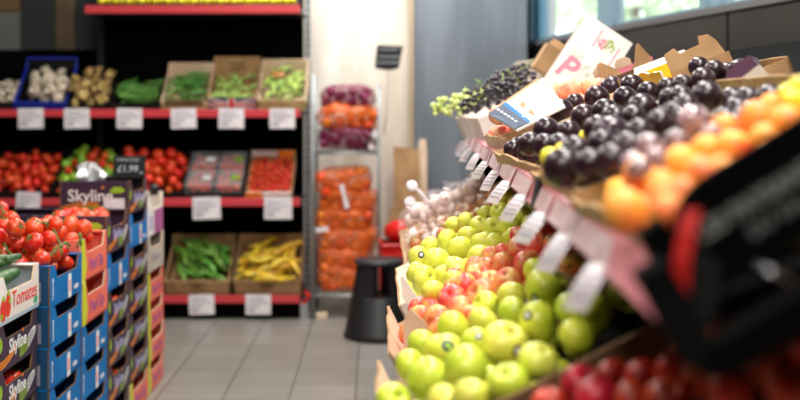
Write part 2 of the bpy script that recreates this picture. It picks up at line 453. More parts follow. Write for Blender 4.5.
# right wall : low metal-clad wall with window above
wd = Vector((.69, -3.3, 0)).normalized(); wn = Vector((wd.y, -wd.x, 0))  # wn points into room (-x)
if wn.x > 0: wn = -wn
WO = Vector((1.07, 7.9, 0)); SILL = 1.80
Mpanel = mat('grey_metal_cladding', (52, 50, 46), .42, metal=.35, c2=(44, 43, 40), nscale=2)
def wallbox(b, s0, s1, z0, z1, d0=0, d1=.12, mi=0):
    X = fr(WO, wd, -wn)
    b.box(s0, s1, d0, d1, z0, z1, mi, X)
b = MB(); wallbox(b, -.3, 11, 0, SILL-.02, .012, .2); struct(b.build('wall_right', Mpanel))
SJ = 2.80
b = MB()
s0 = -.3
for s1 in (SJ-2.4, SJ, SJ+2.4, SJ+4.8, SJ+8):
    wallbox(b, s0+.012, s1-.012, .08, SILL-.02, 0, .012); s0 = s1
struct(b.build('trim_2', Mpanel))
b = MB(); wallbox(b, -.3, 11, SILL-.02, SILL+.012, -.015, .2); struct(b.build('window_sill', mat('sill_metal', (104, 104, 106), .5, metal=.2)))
b = MB(); wallbox(b, 4.6, 11, SILL, 3.2, 0, .2); wallbox(b, -.3, 4.6, 2.75, 3.2, 0, .2); struct(b.build('wall_right_upper', Mwall))
Mframe = mat('blue_grey_window_frame', (120, 148, 162), .4)
Mframe2 = mat('teal_window_frame', (70, 120, 140), .4)
# window posts by pixel column -> position along wall
def s_at(px):
    xc = (px-CX)/F   # X = xc*Y ; X = 1.07+.69k ; Y=7.9-3.3k
    k = (xc*7.9-1.07)/(.69+3.3*xc); return k*math.hypot(.69, 3.3)
wf = MB()
for a, c, mi in ((526, 531, 0), (534, 540, 1), (597, 613, 0), (699, 706, 0), (716, 721, 0)):
    wallbox(wf, s_at(a), s_at(c), SILL+.01, 2.75, .0, .07, mi)
wallbox(wf, s_at(526), 4.6, SILL+.012, SILL+.03, .01, .06, 0); wallbox(wf, s_at(526), 4.6, 2.7, 2.75, .01, .06, 0)
struct(wf.build('window_1', [Mframe, Mframe2]))
g = MB(); wallbox(g, s_at(526), 4.6, SILL+.012, 2.75, .034, .04)
gl = mat('window_glass', (225, 238, 240), .02, alpha=.12); go = struct(g.build('window_2', gl))
# below-sill frame strip where window meets pillar
# outside : pavement, pale building and trees
b = MB(); b.box(3.0, 30, -10, 40, -.3, -.1); struct(b.build('ground_outside', mat('outside_paving', (170, 170, 168), .9)))
Mb = mat('pale_facade', (226, 226, 222), .8, c2=(206, 208, 206), nscale=.6)
b = MB(); b.box(14, 15, 14, 36, -.1, 7); b2 = b.build('outside_building', Mb); tag(b2, 'pale blurred building seen through the shop window', 'building')
def blob(c, r, seed, m, name, label, cat):
    rg = random.Random(seed); b = MB()
    for i in range(260):
        d = Vector((rg.gauss(0, 1), rg.gauss(0, 1), rg.gauss(0, 1))).normalized()*r*rg.uniform(.45, 1)
        p = Vector(c)+Vector((d.x, d.y, d.z*.8)); q = Vector((rg.gauss(0, 1), rg.gauss(0, 1), rg.gauss(0, 1))).normalized()
        u = q.orthogonal().normalized(); w = q.cross(u); k = .28
        b.quad([p-u*k, p+w*k*.6, p+u*k, p-w*k*.6])
    t = thing(name, label, cat, Matrix.Translation((c[0], c[1], -.1)))
    o = b.build('foliage', m); o.parent = t; o.matrix_parent_inverse = t.matrix_world.inverted()
    s = MB(); s.tube([(0, 0, 0), (.05, 0, c[2]*.6), (0, .1, c[2]*.95)], [.14, .11, .06], 8); s.build('trunk', M['brownstem'], t)
Mtree = mat('tree_leaves', (190, 212, 170), .8, c2=(170, 196, 146), nscale=1)
blob((4.0, 17, 3.6), 1.7, 3, Mtree, 'street_tree', 'green tree outside behind the white lidded box', 'tree')
blob((4.6, 24, 4.6), 2.2, 5, Mtree, 'street_tree', 'second paler green tree further off outside the window', 'tree')

# wall boards top left
Mslate2 = mat('dark_slate_board', (52, 58, 58), .7, c2=(44, 50, 52), nscale=2)
Mamb = mat('amber_board', (120, 96, 60), .7); Mgry = mat('grey_board', (120, 122, 118), .7)
for (a, c, y0, m, lab) in ((-40, 20, 12, Mgry, 'pale grey wall board at the far left edge'), (22, 55, -60, Mslate2, 'wide dark slate wall board left of the wood batten'), (76, 104, -60, Mslate2, 'narrow dark slate wall board right of the wood batten')):
    b = MB(); b.box(PX(a, 7.86), PX(c, 7.86), 7.86, 7.9, 1.6, min(3.1, PZ(y0, 7.86))); tag(b.build('wall_board', m), lab, 'board')
b = MB(); b.box(PX(-40, 7.86), PX(20, 7.86), 7.85, 7.9, PZ(11, 7.86), 2.6); tag(b.build('wall_board', Mamb), 'amber brown wall board above the pale grey one', 'board')
b = MB(); b.box(PX(56, 7.86), PX(75, 7.86), 7.85, 7.9, 0, 2.6); tag(b.build('wood_batten', mat('dull_wood', (122, 104, 80), .7, c2=(104, 88, 66), nscale=4)), 'light brown vertical wood batten on the back wall', 'batten')

# ================================================================== BACK GONDOLA
YF = 7.05; YB = 7.56
XL, XM, XR = -2.75, PX(84, 7.05), PX(300, 7.05)
shelf = thing('shelving_unit', 'black supermarket shelving with red price rails along the back wall', 'shelving', Matrix.Translation((XM, YB, 0)))
def sh(b, name, m, bevel=0):
    o = b.build(name, m, shelf, bevel=bevel); o.matrix_parent_inverse = shelf.matrix_world.inverted(); return o
b = MB(); b.box(XL, XM, YB, YB+.03, 0, 1.745); sh(b, 'back_panel', M['blackmatte'])
b = MB(); b.box(XM, XR-.01, YB, YB+.03, 0, 2.35); sh(b, 'back_panel', M['blackmatte'])
zs = [.145, .761, 1.325, 1.985]
for z in zs[:3]:
    b = MB(); b.box(XL, XM-.012, YF+.012, YB, z-.03, z, 0); sh(b, 'shelf_board', M['black'])
    b = MB(); b.box(XL, XM-.012, YF, YF+.012, z-.036, z+.010); sh(b, 'price_rail', M['redrail'], .004)
for z in zs:
    b = MB(); b.box(XM+.004, XR, YF+.012, YB, z-.03, z, 0); sh(b, 'shelf_board', M['black'])
    b = MB(); b.box(XM+.004, XR, YF, YF+.012, z-.040, z+.012); sh(b, 'price_rail', M['redrail'], .004)
b = MB(); b.box(XL, XR, YF+.06, YF+.08, 0, .1); sh(b, 'plinth', M['blackmatte'])
for x, top in ((XM-.005, 2.3), (XR+.022, 2.35)):
    b = MB(); b.box(x-.018, x+.018, YB-.07, YB-.005, 0, top)
    for k in range(44): b.box(x-.006, x+.006, YB-.072, YB-.069, .1+k*.05, .125+k*.05, 1)
    sh(b, 'upright', [M['galv'] if x > -1 else M['black'], M['blackmatte']])
b = MB(); b.box(XR+.006, XR+.014, YF+.1, YB-.08, .05, .11); b.box(XR+.0, XR+.05, YF+.02, YF+.08, 0, .11); sh(b, 'foot', M['chrome'])
b = MB(); b.tube([(XR+.02, YF+.02, .1), (XR+.06, YF-.0, .15), (XR+.03, YF+.05, .17)], .012, 8); sh(b, 'hose_clip', M['redplastic'])
# price cards hung on rails
def make_card():
    t = thing('price_card', 'white price card', 'price card'); b = MB(); b.box(-.08, .08, -.004, 0, -.115, .012); b.build('card', M['paper'], t)
    l = MB()
    for k, (w, h) in enumerate(((.11, .010), (.13, .010), (.09, .012), (.05, .02))):
        z = -.012-k*.022
        n = int(w/.016)
        for j in range(n): l.box(-.065+j*.016, -.065+j*.016+.010+.003*((j*7+k) % 2), -.0052, -.004, z-h, z)
    l.build('printed_text', M['greyink'], kids(t)[0]); return proto(t)
PC = make_card()
rowl = {1.325: 'second shelf', .761: 'third shelf', .145: 'bottom shelf'}
cards = {1.325: [(30, 'blue mushroom tray'), (76, 'yellow wild mushrooms'), (129, 'black tray of beans'), (183, 'white-backed bean box'), (231, 'flag-fronted bean box'), (282, 'pale broad bean box')],
         .761: [(206, 'clear tomato punnets'), (278, 'cherry tomato box')], .145: [(201, 'green pepper box'), (258, 'yellow pepper box')]}
for z, ls in cards.items():
    for i, (px, w) in enumerate(ls):
        m = Matrix.Translation((PX(px, 7.03), YF-.003, z+.005)) @ Matrix.Rotation(R(rnd.uniform(-2, 2)), 4, 'Y')
        if z == .761: m = m @ Matrix.Scale(1.1, 4)
        dup(PC, m, 'white price card below the %s on the %s' % (w, rowl[z]), 'price cards on the back shelving')
dup(PC, Matrix.Translation((PX(28, 7.03), YF-.003, .80)) @ Matrix.Rotation(R(3), 4, 'Y') @ Matrix.Scale(.95, 4), 'white price card behind the vine tomatoes at left', 'price cards on the back shelving')

def shelf_box(px0, px1, z0, depth, tilt, wh, fh, mats, name, label, cat, bh=None, front_extra=None, y=7.075):
    x0 = PX(px0, y); x1 = PX(px1, y); W = x1-x0; t = .008
    Mx = Matrix.Translation((x0, y+.01, z0)) @ Matrix.Rotation(R(tilt), 4, 'X')
    o = thing(name, label, cat, Mx); bh = bh or wh
    b = MB(); b.box(0, W, 0, depth, 0, t, 0)
    b.box(0, W, 0, t, 0, fh, 1); b.box(0, W, depth-t, depth, 0, bh, 0)
    for xx in (0, W-t):
        b.prism([(0, 0), (depth, 0), (depth, bh), (depth*.85, wh), (0.0, fh)], (xx, 0, 0), (0, 1, 0), (0, 0, 1), (1, 0, 0), t, 0)
    b.build('box_body', mats, o)
    # wedge under the tilted box
    s = MB(); H = math.sin(R(tilt))*depth*.9; 
    Ti = Matrix.Rotation(-R(tilt), 4, 'X')
    p0 = (0, .05, 0)
    yb = math.cos(R(tilt))*depth*.9
    w = [Ti @ Vector((xx, yy, zz)) for xx in (.02, W-.02) for (yy, zz) in ((.12, .0), (yb, .0), (yb, H-.004), (.12, .12*math.tan(R(tilt))-.004))]
    w = [Ti.inverted() @ Ti @ p for p in w]
    s.quad(w[:4]); s.quad(list(reversed(w[4:])))
    for i in range(4): j = (i+1) % 4; s.quad([w[i], w[4+i], w[4+j], w[j]])
    s.build('wedge_support', M['blackmatte'], o)
    return o, Mx, W
# --- second shelf
z2 = 1.327
o, Mx, W = shelf_box(-12, 15, z2, .36, 24, .07, .06, [M['black'], M['black']], 'produce_tray', 'black tray of small mushrooms at the left edge of second shelf', 'tray')
fill(Mx, W, .36, MUSH, (.020, .028), 34, 'small white mushroom in the black tray at the left edge', 'mushrooms in the left black tray', 11, .01, 1.3, False)
o, Mx, W = shelf_box(15, 66, z2, .38, 26, .15, .055, [M['black'], M['bluecrate']], 'plastic_crate', 'bright blue plastic crate of white mushrooms on second shelf', 'crate', bh=.20)
b = MB(); b.tube([(0, 0, .055), (0, .38*.85, .15), (0, .38, .20), (W, .38, .20), (W, .38*.85, .15), (W, 0, .055), (0, 0, .055)], .009, 8); b.tube([(0, 0, .0), (0, 0, .055)], .008, 6); b.tube([(W, 0, .0), (W, 0, .055)], .008, 6); b.build('rim', M['bluecrate'], o)
fill(Mx, W, .38, MUSH, (.034, .048), 20, 'large white mushroom in the bright blue crate', 'mushrooms in the blue crate', 12, .01, 1.3, True)
o, Mx, W = shelf_box(66, 108, z2, .36, 26, .05, .03, [M['black'], M['black']], 'produce_tray', 'low black tray heaped with yellow wild mushrooms', 'tray')
fill(Mx, W, .36, CHAN, (.028, .040), 34, 'yellow wild mushroom heaped beside the blue crate', 'wild mushrooms on second shelf', 13, .01, 1.2, False)
o, Mx, W = shelf_box(110, 160, z2, .34, 22, .06, .045, [M['black'], M['black']], 'produce_tray', 'black tray of dark green beans on second shelf', 'tray')
podfill(Mx, W, .34, BEAN, .13, 70, 'dark green bean in the black tray', 'beans in the black tray', 14, .01, R(30), .6, cap=.09)
o, Mx, W = shelf_box(161, 208, z2, .38, 26, .13, .06, [M['cardlight'], M['wood']], 'produce_box', 'white-backed wooden box of green beans, left of the flag box', 'box', bh=.17)
podfill(Mx, W, .38, BEAN, .12, 80, 'green bean in the white-backed wooden box', 'beans in the white-backed box', 15, .01, R(20), .7, cap=.12)
sl = MB(); sl.box(.03, W-.03, -.004, 0, .035, .075); sl.build('front_slat', M['carddark'], o)
o, Mx, W = shelf_box(208, 256, z2, .40, 27, .13, .09, [M['card'], M['navy']], 'produce_box', 'tall brown box with a union flag front on second shelf', 'box', bh=.20)
podfill(Mx, W, .40, PBEAN, .09, 60, 'green pod in the flag-fronted brown box', 'pods in the flag-fronted box', 16, .01, R(40), .8, cap=.09)
fl = MB()
def strip(b, x0, z0, x1, z1, w, y, mi):
    d = Vector((x1-x0, 0, z1-z0)).normalized(); n = Vector((-d.z, 0, d.x))*w/2
    a = Vector((x0, y, z0)); c = Vector((x1, y, z1)); b.quad([a-n, c-n, c+n, a+n], mi)
H = .09
strip(fl, 0.01, .003, W-.01, H-.003, .018, -.0010, 0); strip(fl, .01, H-.003, W-.01, .003, .018, -.0014, 0)
strip(fl, 0.01, .003, W-.01, H-.003, .007, -.0018, 1); strip(fl, .01, H-.003, W-.01, .003, .007, -.0022, 1)
strip(fl, W/2, 0, W/2, H, .05, -.0026, 0); strip(fl, 0, H/2, W, H/2, .024, -.0026, 0)
strip(fl, W/2, 0, W/2, H, .03, -.0034, 1); strip(fl, 0, H/2, W, H/2, .013, -.0034, 1)
fl.build('union_flag_print', [M['whiteink'], M['redink']], o)
pr = MB()
for k in range(2): pr.box(W*.32+.0, W*.68, .40-.0095, .40-.0085, .145-k*.035, .158-k*.035)
pr.build('box_print', M['carddark'], o)
o, Mx, W = shelf_box(258, 306, z2, .40, 27, .15, .075, [M['cardlight'], M['wood']], 'produce_box', 'pale wooden box of broad beans at the right end', 'box', bh=.18)
podfill(Mx, W, .40, PBEAN, .12, 60, 'pale broad bean in the right end box', 'broad beans in the pale box', 17, .01, R(60), .6, cap=.13)
pp = MB(); pp.lathe([(.004, 0), (.04, .003), (.05, .012), (.03, .02), (.004, .022)], 16); q = pp.build('flat_onion', M['bonion'], None, True)
q.matrix_world = Mx @ Matrix.Translation((.11, .24, .135)); tag(q, 'pale brown round item lying on the broad beans', 'vegetable')
# --- third shelf
z3 = .764
def tray3(a, c, lab, mats, fh=.05, wh=.09, bh=.10, tilt=30, depth=.42): return shelf_box(a, c, z3, depth, tilt, wh, fh, mats, 'produce_tray', lab, 'tray', bh=bh)
BK = [M['black'], M['black']]
o, Mx, W = tray3(-14, 52, 'black tray of red tomatoes at the left of third shelf', BK)
fill(Mx, W, .42, TOMB, (.028, .034), 66, 'red tomato in the left tray of the third shelf', 'tomatoes in the left shelf tray', 21, .01, 1, False)
o, Mx, W = tray3(54, 112, 'black tray of green and red tomatoes behind the stacked crates', BK)
fill(Mx, W, .42, GTOM, (.028, .034), 66, 'green tomato in the mixed tray on third shelf', 'green tomatoes on the third shelf', 22, .01, 1, False, mix=(TOMB, .3, 'red tomato among the green ones on third shelf', 'red tomatoes in the mixed tray'))
o, Mx, W = tray3(114, 184, 'black tray of large red tomatoes behind the slate sign', BK)
fill(Mx, W, .42, TOMB, (.033, .040), 54, 'large red tomato in the tray behind the slate sign', 'tomatoes behind the slate sign', 23, .01, 1, False)
# punnets
rg = random.Random(31)
names = ['front left', 'front right', 'rear left', 'rear right']
o, Mx, W = tray3(172+12, 243, 'black tray holding clear punnets of cherry tomatoes', BK, fh=.035, wh=.06, bh=.06)
PW, PD, PH = W/2-.012, .19, .075
for k, (ix, iy) in enumerate(((0, 0), (1, 0), (0, 1), (1, 1))):
    m = Mx @ Matrix.Translation((.008+ix*(PW+.008), .015+iy*(PD+.01), .012+.012*iy))
    p = thing('punnet', 'clear plastic punnet of cherry tomatoes, %s of four' % names[k], 'punnet', m)
    b = MB(); b.prism([(0, 0), (PW, 0), (PW, PH), (0, PH)], (0, 0, 0), (1, 0, 0), (0, 0, 1), (0, 1, 0), .002); b.box(0, PW, PD-.002, PD, 0, PH); b.box(0, .002, 0, PD, 0, PH); b.box(PW-.002, PW, 0, PD, 0, PH); b.build('tub', M['punnet'], p)
    b = MB(); b.box(-.004, PW+.004, -.004, PD+.004, PH, PH+.006); b.box(.02, PW-.02, .02, PD-.02, PH+.006, PH+.014); b.build('lid', M['clear'], p, bevel=.003)
    b = MB(); b.box(PW*.6, PW*.9, PD*.3, PD*.55, PH+.0145, PH+.0155); b.build('sticker', M['leafink'] if k % 2 else M['whiteink'], p)
    for (x, y, z, r) in heap(PW-.01, PD-.01, (.017, .021), 24, rg, zmax=PH-.018):
        put(CHER, m @ Vector((x+.005, y+.005, z+.004)), r, rg, 'cherry tomato in the %s clear punnet' % names[k], 'cherry tomatoes in the clear punnets', 1, False)
o, Mx, W = shelf_box(246, 292, z3, .40, 30, .07, .05, [M['card'], M['cardwhite']], 'produce_box', 'low box of cherry tomatoes with white and orange front', 'box', bh=.12)
fill(Mx, W, .40, CHER, (.016, .02), 120, 'cherry tomato in the white-fronted box', 'cherry tomatoes in the white-fronted box', 24, .01, 1, False, zmax=.09)
b = MB(); b.box(-.004, W*.36, -.003, -.0005, .004, .052); b.box(W*.62, W, .40-.010, .40-.0085, .075, .118); b.build('orange_print', M['orangeink'], o)
b = MB(); b.box(0, W*.6, .40-.010, .40-.0085, .078, .118); b.build('white_print', M['whiteink'], o)
# --- bottom shelf
z4 = .148
for (a, c, lab, pr_, gl, gg, sd) in ((165, 230, 'brown cardboard box of long green peppers', GPEP, 'long green pepper in the bottom shelf box', 'green peppers on the bottom shelf', 41), (234, 301, 'brown cardboard box of long yellow peppers', YPEP, 'long yellow pepper in the bottom shelf box', 'yellow peppers on the bottom shelf', 42)):
    o, Mx, W = shelf_box(a, c, z4, .42, 28, .15, .115, [M['card'], M['card']], 'produce_box', lab+' on the bottom shelf', 'box', bh=.19)
    podfill(Mx, W, .42, pr_, .20, 46, gl, gg, sd, .06, R(115) if sd == 41 else R(40), .45, parts=True, cap=.13)
    b = MB(); b.tube([(W*.42, -.002, .075), (W*.46, -.002, .085), (W*.54, -.002, .085), (W*.58, -.002, .072), (W*.5, -.002, .062), (W*.42, -.002, .075)], .004, 6); b.box(W*.36, W*.64, -.0025, -.0005, .088, .096); b.build('box_print', M['carddark'], o)
# top shelf lemons
o, Mx, W = shelf_box(95, 296, 1.988, .36, 10, .03, .015, BK, 'produce_tray', 'long black tray of yellow fruit on the highest shelf', 'tray')
rg = random.Random(51)
for k in range(30):
    put(LEMON, Mx @ Vector((.03+k*(W-.06)/29, .045+.012*(k % 2), .038)), .026, rg, 'yellow lemon on the highest shelf above the beans', 'lemons on the highest shelf', 1.2, False)

# ================================================================== ONION RACK
rk = thing('wire_rack', 'chrome wire rack of onion sacks beside the shelving', 'rack', Matrix.Translation((-.19, 7.3, 0)))
def rkp(b, n, m=None, smooth=True):
    o = b.build(n, m or M['galv'], rk, smooth); o.matrix_parent_inverse = rk.matrix_world.inverted(); return o
RX0, RX1, RY0, RY1 = PX(313, 7.08), PX(379, 7.08), 7.08, 7.5
for x in (RX0, RX1):
    for y in (RY0, RY1):
        b = MB(); b.tube([(x, y, 0), (x, y, 1.56 if x == RX0 else 1.5)], .010, 10); rkp(b, 'post')
zt = PZ(153, 7.08); zb = PZ(296, 7.08)
for z in (zt, zb):
    b = MB()
    for y in (RY0, RY1): b.tube([(RX0, y, z), (RX1, y, z)], .009, 8)
    for x in (RX0, RX1): b.tube([(x, RY0, z), (x, RY1, z)], .009, 8)
    for k in range(1, 14): b.tube([(RX0+(RX1-RX0)*k/14, RY0, z+.009), (RX0+(RX1-RX0)*k/14, RY1, z+.009)], .003, 6)
    rkp(b, 'wire_shelf')
def sack(cx, cy, z0, w, d, h, net, onp, olab, label, seed, tagpos=None, n=26):
    rg = random.Random(seed)
    Mx = Matrix.Translation((cx, cy, z0)) @ Matrix.Rotation(R(rg.uniform(-5, 5)), 4, 'Z') @ Matrix.Rotation(R(rg.uniform(-6, 6)), 4, 'Y')
    t = thing('onion_sack', label, 'sack', Mx, 'net sacks of onions on the wire rack')
    b = MB(); n1, n2 = 36, 18
    for i in range(n2+1):
        for k in range(n1):
            th = math.pi*(i/n2-.5); ph = 2*math.pi*k/n1
            sx = math.copysign(abs(math.cos(ph))**.6, math.cos(ph))*abs(math.cos(th))**.5
            sy = math.copysign(abs(math.sin(ph))**.6, math.sin(ph))*abs(math.cos(th))**.5
            sz = math.copysign(abs(math.sin(th))**.7, math.sin(th))
            p = Vector((sx*w/2, sy*d/2, h/2+sz*h/2))
            nn = noise.noise(p*24+Vector((seed, 0, 0)))*.026+noise.noise(p*9+Vector((seed, 3, 0)))*.04
            p += Vector((sx, sy, sz*.5))*nn*.8
            p.z = max(p.z, 0.001)
            b.v.append(tuple(p))
    for i in range(n2):
        for k in range(n1):
            k2 = (k+1) % n1; b.f.append((i*n1+k, i*n1+k2, (i+1)*n1+k2, (i+1)*n1+k)); b.m.append(0)
    b.build('net', net, t, True)
    if tagpos:
        s = MB(); x, z, ww, hh, a = tagpos
        X = Matrix.Translation((x, -d/2-.022, z)) @ Matrix.Rotation(R(a), 4, 'Y')
        pts = [(-ww/2, -hh/2), (ww/2, -hh/2), (ww*.3, 0), (ww/2, hh/2), (-ww/2, hh/2), (-ww*.3, 0)]
        s.prism(pts, (0, 0, 0), (1, 0, 0), (0, 0, 1), (0, 1, 0), .003); so = s.build('paper_tag', M['paper'], t); so.matrix_local = X
    r = .036; pts = []
    for k in range(400):
        if len(pts) >= n: break
        x = rg.uniform(-.5, .5); z = rg.uniform(0.0, 1); y = rg.choice([-.5, -.5, -.35, 0])
        p = Vector((x*(w-2.2*r), y*(d-2.4*r), r+z*(h-2*r)))
        if all((p-q).length > 1.75*r for q in pts): pts.append(p)
    for p in pts: put(onp, Mx @ p, r, rg, olab, 'onions in net sacks', 1.5, False)
    return t
cx = (RX0+RX1)/2; cy = 7.27
zz = zt+.012
sack(cx, cy, zz, .375, .34, .17, M['netred'], RON, 'red onion inside the lower purple sack on the rack', 'purple net sack of red onions under the orange sack', 1, (.17, .04, .04, .03, 0))
sack(cx, cy, zz+.125, .39, .34, .19, M['netorange'], ON, 'orange onion inside the upper rack sack', 'orange net sack between two purple sacks', 2, (.17, .0, .05, .04, 20))
sack(cx+.01, cy, zz+.275, .35, .32, .15, M['netred'], RON, 'red onion inside the topmost purple sack', 'purple net sack topmost on the rack', 3)
zz = zb+.012
for k in range(6):
    sack(cx+(-.006 if k % 2 else .006), cy, zz+k*.125, .38, .34, .18, M['netorange'], ON, 'orange onion inside the big lower sack pile', 'orange net sack, %s of the six below the wire shelf' % (['lowest', 'second lowest', 'third lowest', 'third highest', 'second highest', 'highest'][k]), 10+k,
         {3: (-.14, .03, .10, .03, -10), 5: (-.02, .0, .035, .16, -8)}.get(k), n=26)
# sign on pole
t = thing('chalk_sign', 'small black chalk price sign on a thin pole above the onions', 'sign', Matrix.Translation(P(388, 68, 7.06)))
b = MB(); b.prism([(-.085, 0), (-.03, -.012), (.03, -.012), (.07, .0), (.095, .14), (-.07, .145)], (0, 0, 0), (1, 0, 0), (0, 0, 1), (0, 1, 0), .006); b.build('board', M['slate'], t)
b = MB()
rg = random.Random(3)
for row, (z, h) in enumerate(((.118, .018), (.072, .022), (.035, .022))):
    x = -.055+row*-.008
    while x < .065:
        w = rg.uniform(.008, .018); b.tube([(x, -.002, z-h*.4), (x+w*.4, -.002, z+h*.5), (x+w, -.002, z-h*.3)], .0018, 5); x += w+.002
b.build('chalk_writing', M['chalk'], t)
b = MB(); b.tube([(0, .008, -.01), (-.01, .01, -.3), (-.025, .012, -.42)], .004, 8); b.build('pole', M['galv'], t, True)

# ================================================================== CORNER CLUTTER
t = thing('flattened_cardboard', 'large brown flattened cardboard leaning in the corner', 'cardboard', Matrix.Translation((.1, 7.36, 0)))
X = Matrix.Rotation(R(-8), 4, 'X')
b = MB(); b.prism([(0, 0), (.20, 0), (.205, 1.0), (.19, 1.08), (.03, 1.10), (.035, .7), (0, .66)], (0, 0, 0), (1, 0, 0), (0, 0, 1), (0, 1, 0), .012); q = b.build('front_sheet', M['card'], t); q.matrix_local = X
b = MB(); b.prism([(.17, 0), (.25, 0), (.26, 1.05), (.25, 1.18), (.22, 1.20), (.20, 1.1)], (0, .03, 0), (1, 0, 0), (0, 0, 1), (0, 1, 0), .02); q = b.build('rear_sheet', M['cardlight'], t); q.matrix_local = X
# baskets
bb = thing('shopping_basket', 'red shopping basket', 'basket')
b = MB(); W0, D0, H0 = .20, .15, .2
for i, (z, s) in enumerate(((0, .82), (H0, 1.0))):
    pass
def ring(z, s): return [Vector((sx*W0*s, sy*D0*s, z)) for sx, sy in ((-1, -1), (1, -1), (1, 1), (-1, 1))]
lo, hi = ring(0, .84), ring(H0, 1)
b.quad(list(reversed(lo)))
for i in range(4): j = (i+1) % 4; b.quad([lo[i], lo[j], hi[j], hi[i]])
b.build('tub', M['redplastic'], bb)
b = MB(); b.tube(hi+[hi[0]], .009, 6); b.build('rim', M['redplastic'], bb)
b = MB(); b.tube([(-W0, 0, H0), (-W0*.9, -.02, H0+.02), (0, -.05, H0+.03), (W0*.9, -.02, H0+.02), (W0, 0, H0)], .006, 6); b.build('handle', M['blackplastic'], bb)
proto(bb)
for k in range(6):
    dup(bb, Matrix.Translation((.24, 6.93, .003+k*.06)) @ Matrix.Rotation(R(k*.7), 4, 'Z'), 'red shopping basket behind the stool, %s of its stack' % (['lowest', 'second', 'third', 'fourth', 'fifth', 'topmost'][k]), 'stacked red shopping baskets')
bag = MB()
bag.lathe([(.004, 0), (.08, .0), (.105, .03), (.10, .075), (.06, .11), (.004, .125)], 20, mod=lambda r, z, a: (r*(1+.08*math.sin(3*a)+.05*math.sin(7*a)), z))
q = bag.build('red_bag', M['redplastic'], None, True); q.matrix_world = Matrix.Translation((.17, 6.93, .525)); tag(q, 'crumpled shiny red bag lying on the red baskets', 'bag')
# stool
st = thing('step_stool', 'round black plastic kick stool standing on the grey tiles', 'stool', Matrix.Translation((.03, 6.52, 0)))
b = MB(); b.lathe([(.004, .425), (.12, .425), (.145, .43), (.15, .445), (.14, .456), (.11, .458), (.004, .458)], 40); b.build('seat', mat('stool_top', (36, 40, 46), .4, bump=.3, bscale=120), st, True)
for k in range(4):
    a = R(45+90*k+12); c, s = math.cos(a), math.sin(a)
    b = MB(); X = fr((0, 0, 0), (c, s, 0), (-s, c, 0))
    v = [X @ Vector(p) for p in ((.085, -.045, .43), (.125, -.045, .43), (.125, .045, .43), (.085, .045, .43), (.115, -.06, .235), (.155, -.06, .235), (.155, .06, .235), (.115, .06, .235))]
    for q_ in ((0, 1, 2, 3), (7, 6, 5, 4), (0, 4, 5, 1), (1, 5, 6, 2), (2, 6, 7, 3), (3, 7, 4, 0)): b.quad([v[i] for i in q_])
    b.build('leg', M['blackplastic'], st, bevel=.006)
b = MB(); b.lathe([(.19, .012), (.205, .0), (.21, .02), (.2, .035), (.165, .235), (.155, .25), (.12, .252), (.11, .24), (.004, .238)], 40); b.build('base', M['blackplastic'], st, True)
# small wooden block on the floor
b = MB(); b.box(-.035, .035, -.03, .03, 0, .035); q = b.build('cardboard_scrap', M['cardlight'], bevel=.004); q.matrix_world = Matrix.Translation(P(322, 318.5, 7.1)+Vector((0, 0, .002))); q.location.z = .001; tag(q, 'small pale cardboard scrap on floor under the rack', 'scrap')

